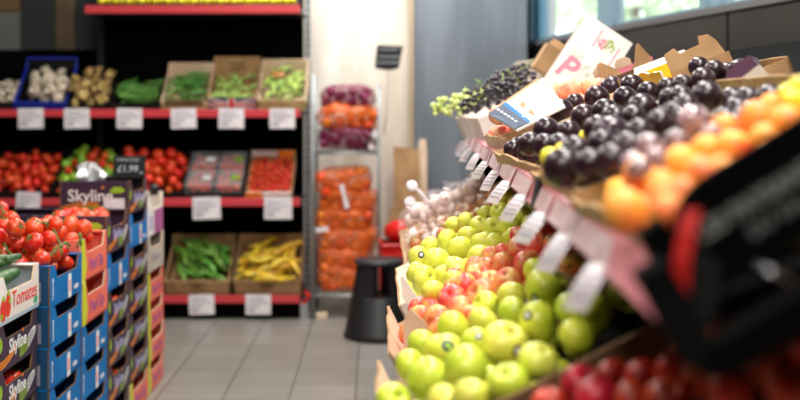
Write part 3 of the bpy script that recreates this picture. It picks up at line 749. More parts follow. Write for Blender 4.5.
# ================================================================== CRATE STACKS AT LEFT
CW, CL = .296, .380
def crate_proto(kind, h, dense=True):
    body = {'blue': M['blue'], 'salmon': M['salmon'], 'sky': M['purple'], 'white': M['cardwhite'], 'tan': M['greyinside'], 'pw': M['cardwhite']}[kind]
    endm = {'blue': M['bluein'], 'white': M['palegrey']}.get(kind, body)
    inside = M['carddark'] if kind in ('blue', 'sky') else M['cardlight']
    nm = {'blue': 'blue_crate', 'salmon': 'salmon_crate', 'sky': 'purple_crate', 'white': 'white_crate', 'tan': 'tan_crate', 'pw': 'white_purple_crate'}[kind]
    t = thing(nm, 'cardboard crate', 'crate'); T = .006
    b = MB(); b.box(-CW, 0, 0, CL, .001, T, 0)
    dip = h*.66; L = CL
    poly = [(0, 0), (L, 0), (L, h), (L*.91, h), (L*.84, dip), (L*.22, dip), (L*.13, h), (0, h)]
    for x0 in (-T, -CW):
        b.prism(poly, (x0, 0, 0), (0, 1, 0), (0, 0, 1), (1, 0, 0), T, 0, 2)
    b.box(-CW+T, -T, 0, T, T, h, 1); b.box(-CW+T, -T, L-T, L, T, h, 1)
    # top corner ledges
    for y in (T, L-T-.035): b.box(-CW+T, -T, y, y+.035, h-.004, h-.001, 0)
    b.box(-CW+T+.0005, -T-.0005, T, T+.001, T, h-.005, 2)
    b.build('crate_body', [body, endm, inside], t)
    O = Vector((0, 0, 0)); U = Vector((0, 1, 0)); V = Vector((0, 0, 1)); e = .0009
    def onface(y, z): return fr((e, y, z), (0, 1, 0), (0, 0, 1))
    def onend(x, z): return fr((x, -e, z), (1, 0, 0), (0, 0, 1))
    def quad(pts, m, name='print'):
        q = MB(); q.quad([(e, y, z) for y, z in pts]); return q.build(name, m, t)
    def stripes(cols, name, ox=.0, flip=False):
        q = MB()
        for i, mi in enumerate(cols):
            for k in range(7):
                a0, a1 = k/7, (k+1)/7
                def f(a): 
                    return (ox+a*.15, .010+i*.0085+.035*a*a*(1-.05*i) + (.0*a))
                y0, z0 = f(a0); y1, z1 = f(a1); w = .0058
                q.quad([(e, y0, z0), (e, y1, z1), (e, y1, z1+w), (e, y0, z0+w)], mi)
        return q.build(name, [M['orangeink'], M['leafink'], M['whiteink']], t)
    if kind == 'blue':
        quad([(.205, .0), (.245, .0), (.245, h*.60), (.205, h*.60)], M['whiteink'], 'white_band')
        text('\u2261\u00a3', .001, onface(0, 0), M['redink'], t) if False else None
        q = MB()
        for k in range(4): q.tube([(e, .213, .022+k*.010), (e, .222, .029+k*.010), (e, .237, .024+k*.010)], .0016, 5)
        q.build('red_squiggle', M['redink'], t)
        text('TOMATES', .016, fr((e, .036, .022), (0, 0, 1), (0, -1, 0)), M['whiteink'], t, bold=.0004)
        text('enza', .030, onface(.275, .020), M['whiteink'], t, bold=.0008, shear=.3)
        q = MB()
        for k in range(8): q.box(-.26, -.06, -.0009, 0, .03+k*.009, .034+k*.009)
        q.build('small_print', M['blue'], t)
        q = MB(); q.box(-.14, -.03, -.0012, 0, .02, .085); q.build('end_label', M['greyink'], t)
    if kind == 'salmon':
        quad([(0, 0), (.05, 0), (.075, h*.35), (.055, h*.7), (.045, h), (0, h)], M['lime'], 'lime_band')
        text('Pearl Sip', .062, onface(.105, h*.22), M['violet'], t, bold=.001, shear=.1)
    if kind == 'sky':
        text('Skyline', .058, onface(.105, h*.32), M['lilac'] if h > .142 else M['whiteink'], t, bold=.0012)
        quad([(.014, h*.50), (.030, h*.42), (.046, h*.52), (.044, h*.66), (.030, h*.78), (.018, h*.66)], M['leafink'], 'leaf_print')
        q = MB(); q.lathe([(.006, 0), (.006, .0006)], 10, X=onface(.232, h*.66)); q.build('orange_dot', M['orangeink'], t)
        stripes([0, 0, 0], 'orange_stripes', .02); 
        q = MB()
        for i in range(5):
            for k in range(6):
                a0, a1 = k/6, (k+1)/6
                f = lambda a: (.20+a*.16, .012+i*.0085+.05*a*a)
                y0, z0 = f(a0); y1, z1 = f(a1)
                z0 = min(z0, h*.55); z1 = min(z1, h*.55)
                q.quad([(e, y0, z0), (e, y1, z1), (e, y1, z1+.0045), (e, y0, z0+.0045)], 1 if a0 < .45 else 2)
        q.build('curved_stripes', [M['orangeink'], M['leafink'], M['whiteink']], t)
        # end panel facing the front
        text('Skyline', .070, onend(-.262, h*.42), M['whiteink'], t, bold=.001)
        q = MB(); q.quad([(-.085+a, -e, h*z) for a, z in ((0, .70), (.02, .64), (.055, .66), (.07, .74), (.05, .84), (.02, .84))]); q.build('leaf_print', M['leafink'], t)
        q = MB(); q.lathe([(.006, 0), (.006, .0006)], 10, X=onend(-.112, h*.82)); q.build('orange_dot', M['orangeink'], t)
        q = MB()
        for i in range(5):
            for k in range(6):
                a0, a1 = k/6, (k+1)/6
                f = lambda a: (-.29+a*.16, .004+i*.0072+.022*math.sin(a*2.2))
                y0, z0 = f(a0); y1, z1 = f(a1); q.quad([(y0, -e, z0), (y1, -e, z1), (y1, -e, z1+.004), (y0, -e, z0+.004)], 0)
                f = lambda a: (-.19+a*.17, .002+i*.0065+.035*(1-a)*a)
                y0, z0 = f(a0); y1, z1 = f(a1); q.quad([(y0, -e*1.3, z0), (y1, -e*1.3, z1), (y1, -e*1.3, z1+.0035), (y0, -e*1.3, z0+.0035)], 1)
        q.build('field_stripes', [M['orangeink'], M['leafink']], t)
        q = MB(); q.box(-.108, -.018, -.0022, -.0015, h*.02, h*.50); q.build('paper_label', M['paper'], t)
    if kind == 'white':
        text('Tomates', .068, onface(.118, h*.28), M['redink'], t, bold=.0004, shear=.12)
        q = MB(); 
        for (y, z, ry, rz) in ((.045, h*.30, .026, .034), (.088, h*.38, .024, .036)):
            q.quad([(e, y+ry*math.cos(k*.524), z+rz*math.sin(k*.524)) for k in range(12)])
        q.build('tomato_print', M['redink'], t)
        q = MB()
        for (y, z) in ((.045, h*.30+.034), (.088, h*.38+.034), (.03, h*.18), (.102, h*.45)):
            q.quad([(e*1.6, y-.012, z), (e*1.6, y, z-.01), (e*1.6, y+.013, z+.002), (e*1.6, y+.004, z+.012)])
        q.build('leaf_print', M['leafink'], t)
        q = MB(); q.quad([(e, y, z) for y, z in ((.325, .018), (.36, .014), (.368, .034), (.335, .042))]); q.build('green_tag', mat('mint_ink', (70, 176, 130), .5), t)
        quad([(0, 0), (CL, 0), (CL, .012), (0, .012)], M['palegrey'], 'grey_band')
    if kind == 'tan':
        text('Natura', .065, onface(.1, h*.25), M['greyink'], t)
    if kind == 'pw':
        quad([(.16, 0), (CL, 0), (CL, h*.6), (.16, h*.6)], M['violet'], 'purple_band')
        quad([(.05, .03), (.12, .03), (.12, h*.5), (.05, h*.5)], M['lilac'], 'lilac_patch')
    return proto(t)
CP = {}
def crate(kind, h, x, y, z, label, group, jit=None):
    k = (kind, h)
    if k not in CP: CP[k] = crate_proto(kind, h)
    jx, ja = (rnd.uniform(-.003, .003), rnd.uniform(-.4, .4))
    return dup(CP[k], Matrix.Translation((x+jx, y, z)) @ Matrix.Rotation(R(ja), 4, 'Z'), label, group)
KN = {'blue': 'blue', 'salmon': 'salmon', 'sky': 'dark purple', 'white': 'white', 'tan': 'tan', 'pw': 'white and purple'}
X0 = -1.045
stacks = [
    ('at the front left corner', -1.076, 3.168, [('sky', .138)]*5+[('white', .138)], 'front left crate stack'),
    ('of the second stack', X0, 3.583, [('blue', .135)]*6, 'second crate stack'),
    ('of the third stack', X0, 3.972, [('blue', .135)]*4+[('salmon', .155)]*2, 'third crate stack'),
    ('of the fourth stack', X0, 4.361, [('sky', .15)]*4+[('blue', .15), ('sky', .15)], 'fourth crate stack'),
    ('of the fifth and tallest stack', X0, 4.750, [('salmon', .145)]+[('sky', .145)]*4+[('blue', .145), ('sky', .145)], 'fifth crate stack'),
    ('of the farthest stack', X0, 5.139, [('salmon', .14)]*4+[('tan', .17), ('pw', .19)], 'farthest crate stack'),
    ('of the inner stack behind the vine tomatoes', X0-.31, 3.972, [('sky', .138)]*6, 'inner crate stack, middle'),
    ('of the inner stack nearest the front', X0-.31, 3.583, [('sky', .138)]*5, 'inner crate stack, front'),
    ('of the inner stack beside the tallest stack', X0-.31, 4.750, [('sky', .145)]*6, 'inner crate stack, far'),
]
TOPZ = []
for (nm, x, y, seq, gp) in stacks:
    z = .001
    for i, (k, h) in enumerate(seq):
        crate(k, h, x, y, z, '%s cardboard crate, %s %s' % (KN[k], ORD[len(seq)-1-i], nm), gp); z += h
    TOPZ.append(z)
def box_fill(si, x, y, z, pr_, rr, n, lab, gp, seed, parts=True):
    fill(Matrix.Translation((x-CW+.008, y+.010, z)), CW-.016, CL-.020, pr_, rr, n, lab, gp, seed, 0, .8, parts)
box_fill(1, X0, 3.583, TOPZ[1]-.068, TOM, (.030, .035), 50, 'vine tomato heaped in the blue crate', 'vine tomatoes in the front blue crate', 61)
box_fill(2, X0, 3.972, TOPZ[2]-.075, TOM, (.031, .037), 24, 'red tomato in the salmon crate', 'tomatoes in the salmon crate', 62)
box_fill(3, X0, 4.361, TOPZ[3]-.055, TOM, (.034, .040), 11, 'large red tomato in the purple crate of fourth stack', 'tomatoes in the fourth stack', 63)
box_fill(6, X0-.31, 3.972, TOPZ[6]-.06, TOM, (.030, .035), 46, 'vine tomato in the inner crate at left', 'vine tomatoes in the inner crate', 64)
# tomatoes showing through hand holes
rg = random.Random(77)
for (x, y, z, w) in ((-1.076, 3.168, .138*3, 'fourth crate of the front left stack'), (X0, 4.361, .15*3, 'third crate of the fourth stack'), (X0, 4.361, .15*1, 'fifth crate of the fourth stack')):
    for k in range(4):
        put(TOM, (x-.055, y+.09+k*.072, z+.04+.025), .034, rg, 'dark red tomato glimpsed in the hand hole, '+w, 'tomatoes glimpsed in hand holes', .8, True)
        put(TOM, (x-.125, y+.09+k*.072, z+.04), .034, rg, 'dark red tomato glimpsed in the hand hole, '+w, 'tomatoes glimpsed in hand holes', .8, True)
# vines
def vine(pts, lab):
    b = MB(); P3 = [Vector(p) for p in pts]; fine = []
    for i in range(len(P3)-1):
        for k in range(5):
            t_ = k/5; p = P3[i].lerp(P3[i+1], t_); p.z += .012*math.sin(math.pi*t_); fine.append(p)
    fine.append(P3[-1]); b.tube(fine, [.0038]*len(fine), 7)
    for i in range(2, len(fine)-1, 3):
        d = Vector((rnd.uniform(-.03, .03), rnd.uniform(-.02, .02), -.018)); b.tube([fine[i], fine[i]+d*.6+Vector((0, 0, .010)), fine[i]+d], [.003, .0025, .003], 6)
    o = b.build('tomato_vine', M['stem'], None, True); tag(o, lab, 'vine', 'green vines on the tomatoes')
zt0 = TOPZ[1]+.085
def tv(px, py, Y): return P(px, py, Y)
vine([tv(38, 224, 3.85), tv(50, 228, 3.8), tv(58, 240, 3.75), tv(62, 254, 3.68)], 'curved green vine over the middle of the front tomatoes')
vine([tv(2, 212, 4.0), tv(10, 220, 3.95), tv(20, 226, 3.9)], 'green vine sticking up at the far left of the tomatoes')
vine([tv(0, 243, 3.66), tv(8, 252, 3.63), tv(13, 262, 3.6), tv(2, 266, 3.6)], 'green vine just above the cucumbers')
vine([tv(36, 262, 3.62), tv(50, 257, 3.66), tv(62, 246, 3.70), tv(70, 246, 3.75)], 'green vine along the front rim of the blue crate')
vine([tv(78, 234, 3.9), tv(82, 240, 3.88), tv(77, 248, 3.86)], 'short green vine near the salmon crate')
# cucumbers in the white crate
z = TOPZ[0]
for k, (dx, dy, a, s, dz) in enumerate(((-.20, .10, 62, .24, -.05), (-.13, .13, 75, .25, -.045), (-.22, .22, 55, .24, -.035), (-.07, .20, 82, .24, -.05), (-.16, .24, 40, .22, -.005), (-.08, .30, 70, .15, .0))):
    dup(CUC, Matrix.Translation((-1.076+dx, 3.168+dy, z+dz+.012)) @ Matrix.Rotation(R(a), 4, 'Z') @ Matrix.Rotation(R(-8), 4, 'Y') @ Matrix.Scale(s, 4), 'dark green cucumber in the white crate, front left', 'cucumbers in the white crate')
# filler in the white crate bottom
# slate sign
t = thing('price_slate', 'black chalkboard price sign reading 1.99 behind the tall stack', 'sign', Matrix.Translation((PX(129, 5.0), 5.0, TOPZ[4])) @ Matrix.Rotation(R(-4), 4, 'X'))
b = MB(); b.box(-.073, .073, 0, .006, 0, .10); b.build('board', M['slate'], t, bevel=.002)
text('TOMATOES', .020, fr((-.062, -.001, .075), (1, 0, 0), (0, 0, 1)), M['chalk'], t, 'chalk_writing', shear=.2)
text('\u00a31.99', .042, fr((-.055, -.001, .028), (1, 0, 0), (0, 0, 1)), M['chalk'], t, 'chalk_writing', bold=.0004, shear=.1)
text('kg', .018, fr((.045, -.001, .020), (1, 0, 0), (0, 0, 1)), M['chalk'], t, 'chalk_writing', shear=.1)
# crumpled plastic bag on the tallest stack
b = MB(); b.lathe([(.004, 0), (.05, 0), (.06, .02), (.045, .05), (.03, .065), (.004, .07)], 22, mod=lambda r, z, a: (r*(1+.25*math.sin(3*a+z*60)+.12*math.sin(8*a)), z*(1+.2*math.sin(4*a))))
q = b.build('plastic_bag', mat('grey_film', (190, 192, 194), .2, alpha=.75, coat=1), None, False); q.matrix_world = Matrix.Translation((PX(88, 4.85), 4.88, TOPZ[4]-.004)); tag(q, 'crumpled clear plastic bag on top of the tallest crate stack', 'plastic bag')
b = MB(); b.lathe([(.004, 0), (.02, 0), (.024, .03), (.02, .045), (.012, .05), (.004, .052)], 16); q = b.build('small_jar', M['blackplastic'], None, True); q.matrix_world = Matrix.Translation((PX(154, 5.3), 5.3, TOPZ[5]-.001)); tag(q, 'small glossy black pot on the farthest crate stack', 'pot')

# ================================================================== RIGHT DISPLAY
LS = .5; US = .38
def Xf(v): return -.04+.04*v
def ZL(v, X, off=0): return .79+LS*(X-Xf(v))+off
def Xr(v): return .230+.0368*v
def Zr(v): return 1.3-.1635+.0165*v
def ZU(v, X, off=0): return Zr(v)+US*(X-Xr(v))+off
def lowpt(px, py, off):
    xc = (px-CX)/F; yc = (py-HY)/F; Y = (.49-off)/(yc+.5*xc-.02); return P(px, py, Y)
def uppt(px, py, off):
    xc = (px-CX)/F; yc = (py-HY)/F; Y = (.1635+.23*US-off)/(yc+.0165+US*xc-.0368*US); return P(px, py, Y)
lx = Vector((1, 0, LS)).normalized(); ly = Vector((.04, 1, 0)).normalized()
ux = Vector((1, 0, US)).normalized(); uy = Vector((.0368, 1, .0165-US*.0)).normalized()
def LF(v, q=0, n=0):
    m = fr((Xf(v), v, .79), (1, 0, LS), (.04, 1, 0)); return m @ Matrix.Translation((q, 0, n))
def UF(v, q=0, n=0):
    m = fr((Xr(v), v, Zr(v)), (1, 0, US), (.0368, 1, .0165)); return m @ Matrix.Translation((q, 0, n))
disp = thing('display_stand', 'two-tier sloping black fruit display with pink price rails', 'display', Matrix.Translation((.4, 3, 0)))
def dp(b, name, m, smooth=False, bevel=0):
    o = b.build(name, m, disp, smooth, bevel); o.matrix_parent_inverse = disp.matrix_world.inverted(); return o
def slab(b, f, v0, v1, q0, q1, n0, n1, mi=0):
    v = []
    for n in (n0, n1):
        for vv, q in ((v0, q0), (v0, q1), (v1, q1), (v1, q0)):
            v.append(f(vv) @ Vector((q, 0, n)))
    for q_ in ((3, 2, 1, 0), (4, 5, 6, 7), (0, 1, 5, 4), (1, 2, 6, 5), (2, 3, 7, 6), (3, 0, 4, 7)): b.quad([v[i] for i in q_], mi)
b = MB(); slab(b, LF, .93, 4.95, .0, .70, -.105, -.085); dp(b, 'lower_deck', M['blackmatte'])
b = MB(); slab(b, UF, .98, 5.05, .012, 1.02, -.046, -.026); dp(b, 'upper_deck', M['blackmatte'])
b = MB()
vv = [(Xf(v)+.06, v) for v in (.95, 4.9)]+[(Xf(v)+.62, v) for v in (4.9, .95)]
b.prism([(0, 0)]*0 or [(x, y) for x, y in vv], (0, 0, 0), (1, 0, 0), (0, 1, 0), (0, 0, 1), .69); dp(b, 'plinth', M['blackmatte'])
b = MB(); b.prism([(Xf(.95)+.62, .95), (Xf(4.9)+.62, 4.9), (Xf(4.9)+.64, 4.9), (Xf(.95)+.64, .95)], (0, 0, .6), (1, 0, 0), (0, 1, 0), (0, 0, 1), .62); dp(b, 'back_panel', M['blackmatte'])
for v in (4.95,):
    b = MB(); b.prism([(Xf(v)+.1, .6), (Xf(v)+.7, .6), (Xr(v)+.9, Zr(v)+.2), (Xr(v)+.04, Zr(v)-.05), (Xf(v)+.3, .85)], (0, v, 0), (1, 0, 0), (0, 0, 1), (0, 1, 0), .02); dp(b, 'end_panel', M['blackmatte'])
# supporting brackets beneath upper deck
for v in (2.12, 3.1, 4.1):
    b = MB(); b.prism([(Xf(v)+.62, ZL(v, Xf(v)+.62)+.09), (Xf(v)+.62, Zr(v)+.10), (Xr(v)+.03, Zr(v)-.045), (Xr(v)+.05, Zr(v)-.07)], (0, v, 0), (1, 0, 0), (0, 0, 1), (0, 1, 0), .006); dp(b, 'bracket', M['black'])
# rails
segs = [(1.0, 2.04), (2.10, 3.4), (3.41, 5.0)]
for v0, v1 in segs:
    b = MB()
    p = []
    for v in (v0, v1):
        x, z = Xr(v), Zr(v); p.append([(x+.004, v, z), (x-.012, v, z-.040), (x-.004, v, z-.044), (x+.012, v, z-.004), (x+.03, v, z+.003), (x+.028, v, z+.008)])
    n = 6
    for i in range(n):
        j = (i+1) % n; b.quad([p[0][i], p[0][j], p[1][j], p[1][i]])
    b.quad(p[0]); b.quad(list(reversed(p[1]))); dp(b, 'price_rail', M['pinkrail'])
b = MB(); v = 2.04; b.prism([(Xr(v)-.012, Zr(v)-.042), (Xr(v)+.02, Zr(v)-.042), (Xr(v)+.02, Zr(v)+.012), (Xr(v)-.002, Zr(v)+.012)], (0, v, 0), (1, 0, 0), (0, 0, 1), (.0368, 1, 0), .06); dp(b, 'rail_joint', M['black'])
b = MB(); v = .955; b.prism([(Xr(v)-.005, Zr(v)-.030), (Xr(v)+.028, Zr(v)-.03), (Xr(v)+.033, Zr(v)+.020), (Xr(v)+.012, Zr(v)+.036), (Xr(v)-.004, Zr(v)+.012)], (0, v, 0), (1, 0, 0), (0, 0, 1), (.0368, 1, 0), .05); dp(b, 'rail_end_cap', M['black'])
# V shaped black end bar
b = MB()
def barpt(px, py, Y=.88): return P(px, py, Y)
path = [barpt(652, 268, .93), barpt(668, 295, .92), barpt(690, 338, .9), barpt(702, 356, .89), barpt(716, 362, .88), barpt(732, 357, .88), barpt(760, 340, .88), barpt(820, 303, .88), barpt(900, 255, .88)]
bw = .0145; ring0 = []
for i, p in enumerate(path):
    t_ = (path[min(i+1, len(path)-1)]-path[max(i-1, 0)]); t_ = Vector((t_.x, 0, t_.z)).normalized(); nn = Vector((-t_.z, 0, t_.x))
    ring0.append([p+nn*bw, p-nn*bw, p-nn*bw+Vector((0, .03, 0)), p+nn*bw+Vector((0, .03, 0))])
for i in range(len(path)-1):
    for k in range(4): b.quad([ring0[i][k], ring0[i][(k+1) % 4], ring0[i+1][(k+1) % 4], ring0[i+1][k]])
b.quad(ring0[0]); b.quad(list(reversed(ring0[-1]))); dp(b, 'end_bar', M['blackmatte'], bevel=.003)
b = MB(); Yb = .985; b.prism([(PX(x, Yb), PZ(y, Yb)) for x, y in ((641, 234), (662, 217), (680, 240), (675, 284), (656, 268))], (0, Yb, 0), (1, 0, 0), (0, 0, 1), (0, 1, 0), .02); dp(b, 'corner_bracket', M['blackmatte'])
# white label inserts on rails and hanging slips
def make_slip():
    t = thing('shelf_ticket', 'white shelf ticket', 'ticket'); b = MB()
    # local: x along rail, y = outward, z up ; strip on rail then hanging slip
    b.quad([(-.027, -.0145, -.036), (.027, -.0145, -.036), (.027, -.001, .0), (-.027, -.001, .0)]); b.build('rail_insert', M['railcover'], t)
    W3 = Vector((-.016, .025, -.003)); L3 = Vector((.0, -.036, -.052)); O3 = Vector((.008, -.026, -.030)); nn = W3.cross(L3).normalized()
    b = MB(); K = 5
    def sp(u_, w_): return O3+W3*u_+L3*w_+nn*.006*math.sin(w_*3.1)
    for i in range(K): b.quad([sp(0, i/K), sp(0, (i+1)/K), sp(1, (i+1)/K), sp(1, i/K)])
    q = b.build('hanging_slip', M['paper'], t, True)
    l = MB(); off = nn*.0008
    for sg in (1, -1):
        for r_ in range(4):
            for j in range(4):
                u0, w0 = .12+.2*j, .2+.17*r_
                l.quad([sp(u0, w0)+off*sg, sp(u0+.13, w0)+off*sg, sp(u0+.13, w0+.07)+off*sg, sp(u0, w0+.07)+off*sg])
    l.build('printed_text', M['greyink'], q); return proto(t)
SLIP = make_slip()
lbl = ['nearest', 'second nearest', 'third nearest', 'fourth nearest', 'fifth nearest', 'sixth nearest', 'seventh nearest', 'eighth nearest', 'ninth nearest', 'tenth nearest', 'farthest']
for i, v in enumerate((1.30, 1.58, 1.86, 2.2, 2.55, 2.95, 3.35, 3.8, 4.2, 4.55, 4.9)):
    m = fr((Xr(v), v, Zr(v)), (.0368, 1, -.0), (-1, .0368, 0)); 
    m = Matrix(((m[0][0], 1*1, 0, Xr(v)), (m[1][0], 0, 0, v), (m[2][0]+.0165, 0, 1, Zr(v)), (0, 0, 0, 1)))
    m = m @ Matrix.Rotation(R(rnd.uniform(-5, 5)), 4, 'X')
    # y local negative = towards the aisle
    dup(SLIP, m, 'white price ticket hanging from the pink rail, %s of eleven' % lbl[i], 'tickets on the pink rail')
# label strips lying between tickets
for i, (v0, v1) in enumerate(((1.34, 1.55), (1.62, 1.82), (1.90, 2.03), (2.24, 2.5), (2.60, 2.9), (3.0, 3.3), (3.45, 3.75), (3.85, 4.15), (4.25, 4.5), (4.6, 4.85))):
    b = MB()
    b.quad([(Xr(v0)-.0128, v0, Zr(v0)-.036), (Xr(v1)-.0128, v1, Zr(v1)-.036), (Xr(v1)+.001, v1, Zr(v1)-.003), (Xr(v0)+.001, v0, Zr(v0)-.003)])
    dp(b, 'label_strip', M['railcover'])

# crates on the display
def dcrate(f, v0, v1, q0, q1, wn, hn, mats, name, label, cat='crate', lip=None, base=-.075, tabs=None, near=None, gap=0):
    """mats: 0 body 1 edge/lip ; wn wall base, hn dict of heights: front(q0) back(q1) near(v0) far(v1)"""
    Mx = f(v0); Mx = Mx @ Matrix.Translation((q0, 0, base)); W = q1-q0; D = (v1-v0)
    t = thing(name, label, cat, Mx); T = .006; b = MB()
    b.box(0, W, 0, D, 0, T)
    hf, hb, hn_, hr = hn
    def wavy(L, h, seed, amp=.006):
        rg = random.Random(seed); n = 7; pts = [(0, 0), (L, 0)]
        for k in range(n+1):
            a = 1-k/n; pts.append((L*a, h+(rg.uniform(-amp, amp) if 0 < k < n else 0)))
        return pts
    if hf: b.prism(wavy(D, hf, 1), (0, 0, 0), (0, 1, 0), (0, 0, 1), (1, 0, 0), T, 0, 1)
    if hb: b.prism(wavy(D, hb, 2, .001), (W-T, 0, 0), (0, 1, 0), (0, 0, 1), (1, 0, 0), T, 0, 1)
    if hn_: b.prism(wavy(W, hn_, 3, .001), (0, 0, 0), (1, 0, 0), (0, 0, 1), (0, 1, 0), T, 0, 1)
    if hr: b.prism(wavy(W, hr, 4, .001), (0, D-T, 0), (1, 0, 0), (0, 0, 1), (0, 1, 0), T, 0, 1)
    b.build('box_body', mats, t)
    return t, Mx, W, D
CB = [M['cardlight'], M['card']]
tA, MA, WA, DA = dcrate(LF, 1.58, 2.14, .0, .60, 0, (.125, .12, .075, .075), CB, 'apple_crate', 'pale cardboard crate of big green apples, front of lower tier')
tB, MB_, WB, DB = dcrate(LF, 2.19, 2.78, .0, .60, 0, (.12, .12, .11, .07), CB, 'apple_crate', 'cardboard crate of pink apples between two green apple crates')
tC, MC, WC, DC = dcrate(LF, 2.83, 3.62, .0, .60, 0, (.10, .12, .10, .10), [M['cardwhite'], M['card']], 'apple_crate', 'white cardboard crate of yellow-green apples, lower tier')
tD, MD_, WD, DD = dcrate(LF, 3.68, 4.80, .0, .62, 0, (.09, .12, .10, .10), CB, 'onion_crate', 'cardboard crate of bagged onions and garlic, far end')
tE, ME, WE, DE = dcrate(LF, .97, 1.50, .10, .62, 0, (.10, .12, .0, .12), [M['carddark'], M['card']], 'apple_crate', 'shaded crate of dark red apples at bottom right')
b = MB(); slab(b, LF, 1.525, 1.57, .16, .64, -.08, .02); slab(b, LF, 1.57, 1.70, .40, .60, -.06, -.02); dp(b, 'tray_divider', M['blackmatte'])
b = MB(); b.box(.008, WA-.008, .008, DA-.008, .0065, .012); b.box(WA-.016, WA-.008, .008, DA-.008, .012, .13); b.box(.25, WA-.008, .007, .012, .012, .085); b.build('dark_insert', M['blackmatte'], tA)  # black sheets added to darken the pale crate inside
# folded flaps on crates
def wflap(par, poly, Y, m, t_=.006):
    b = MB(); b.prism([(PX(x, Y), PZ(y, Y)) for x, y in poly], (0, Y, 0), (1, 0, 0), (0, 0, 1), (.1, 1, 0), t_)
    o = b.build('side_flap', m, par); o.matrix_parent_inverse = par.matrix_world.inverted()
wflap(tC, [(400, 277), (403, 276), (412, 290), (431, 314), (429, 322), (418, 318), (403, 298)], 2.80, M['cardwhite'])
wflap(tB, [(403, 322), (410, 308), (429, 326), (431, 344), (418, 350), (404, 346)], 2.27, M['cardlight'])

SCALE = 1.15
def place_list(pts, f, off, pr_, cat_lab, group, rlim, seed, labels=None, sep=.96, tilt=.9, protos=None):
    rg = random.Random(seed); S_ = []
    for i, (px, py, d) in enumerate(pts):
        p = f(px, py, off); r = min(max(d*.5*p.y/F*SCALE, rlim[0]), rlim[1]); S_.append([p, r])
    for it in range(40):
        for i in range(len(S_)):
            for j in range(i):
                d = S_[i][0]-S_[j][0]; L = d.length; s = (S_[i][1]+S_[j][1])*sep
                if L < s and L > 1e-6:
                    w = d/L*(s-L)*.5; S_[i][0] = S_[i][0]+w; S_[j][0] = S_[j][0]-w
    for i, (p, r) in enumerate(S_):
        lb = labels[i] if labels and i < len(labels) and labels[i] else cat_lab
        o = put(pr_ if not protos else protos[i % len(protos)], p, r, rg, lb, group, tilt, True)
        S_[i].append(o)
    return S_
def under(S_, Mx, W, D, pr_, r, lab, group, seed, levels, parts=False, m=.01):
    """fruit filling the gaps beneath the laid out top layer"""
    rg = random.Random(seed); done = [(p, q) for p, q, *_ in S_]
    for z in levels:
        st_ = 1.98*r; ny = int((D-2*m)/ (st_*.87)); nx = int((W-2*m)/st_)
        for iy in range(ny):
            for ix in range(nx):
                x = m+r+ix*st_+(st_/2 if iy % 2 else 0)+rg.uniform(-.1, .1)*r; y = m+r+iy*st_*.87+rg.uniform(-.1, .1)*r
                if x > W-r-m or y > D-r-m: continue
                p = Mx @ Vector((x, y, z))
                if all((p-c).length > (r+q)*.98 for c, q in done):
                    done.append((p, r)); put(pr_, p, r, rg, lab, group, 1.0, parts)
# green apples (front crate)
GA = [(424, 384, 43), (463, 369, 47), (504, 345, 45), (541, 322, 40), (547, 290, 44), (538, 362, 38), (577, 338, 36), (500, 387, 34), (440, 352, 37), (423, 345, 30),
      (453, 328, 32), (483, 322, 29), (476, 344, 32), (513, 314, 32), (512, 296, 28), (486, 306, 26), (600, 308, 40), (454, 402, 32), (414, 364, 26), (566, 312, 28), (622, 296, 38), (536, 272, 22), (404, 395, 30), (470, 398, 30)]
GL = ['yellowish green apple at the left front corner of its crate', 'large pale green apple with stem hollow facing up, crate front', 'big round green apple with brown sticker on its side', 'round green apple below the tall one, black sticker beside it',
      'tall shiny green apple in the middle under the pink rail', 'yellow-green apple tipped at the dark right side of the crate', 'yellow-green apple lowest beside the black gap', 'green apple lying with its base towards the aisle', 'green apple with a dark oval sticker near the front',
      'green apple against the left cardboard wall', 'pale apple just in front of the pink apples', 'green apple touching the pink apples, middle', None, None, None, None, 'bright green apple in the shade just below the price tickets', None, None, None, 'green apple rightmost under the pink rail']
SA = place_list(GA, lowpt, .05, A_green, 'green apple in the front crate of the lower tier', 'green apples in the front crate', (.031, .046), 71, GL, protos=[A_green, A_green, A_yell])
under(SA, MA @ Matrix.Translation((0, .10, 0)), WA*.62, DA-.10, A_green, .034, 'green apple deep in the front crate', 'green apples lower in the front crate', 72, (.034,), True)
# stickers on apples
def sticker(o, mt, dirv, r=.0105, ring=True):
    mw = o.matrix_world; s = mw.to_scale().x; loc = mw.to_translation()
    d = Vector(dirv).normalized()
    dl = (mw.to_3x3().inverted() @ d).normalized()
    X = fr(dl*1.0, dl.orthogonal(), dl.cross(dl.orthogonal()))
    b = MB(); rr = r/s; n = 14
    rows = []
    for k, q in enumerate((0.001, .5, 1.0)):
        rows.append([(X.to_3x3() @ Vector((math.cos(a*2*math.pi/n)*rr*q, math.sin(a*2*math.pi/n)*rr*.85*q, 0)) + dl).normalized()*1.0 for a in range(n)])
    me = o.data
    # project on the fruit: radius of the nearest vertex
    def pr2(v):
        best = max(me.vertices, key=lambda w: w.co.normalized().dot(v)); return v*(best.co.length+.012)
    R0 = [[pr2(v) for v in row] for row in rows]
    for i in range(2):
        for k in range(n):
            k2 = (k+1) % n; b.quad([R0[i][k], R0[i][k2], R0[i+1][k2], R0[i+1][k]], 0 if i else 1)
    q = b.build('sticker', mt, o); q['label'] = 'small oval fruit sticker'
Mst1 = [M['blackink'], M['whiteink']]; Mst2 = [mat('brown_sticker', (96, 62, 50), .4), M['whiteink']]; Mst3 = [M['navy'], M['leafink']]
cam = Vector((0, 0, CZ))
def toward(o, dx, dz):
    d = (cam-o.matrix_world.to_translation()).normalized(); return d+Vector((dx, 0, dz))
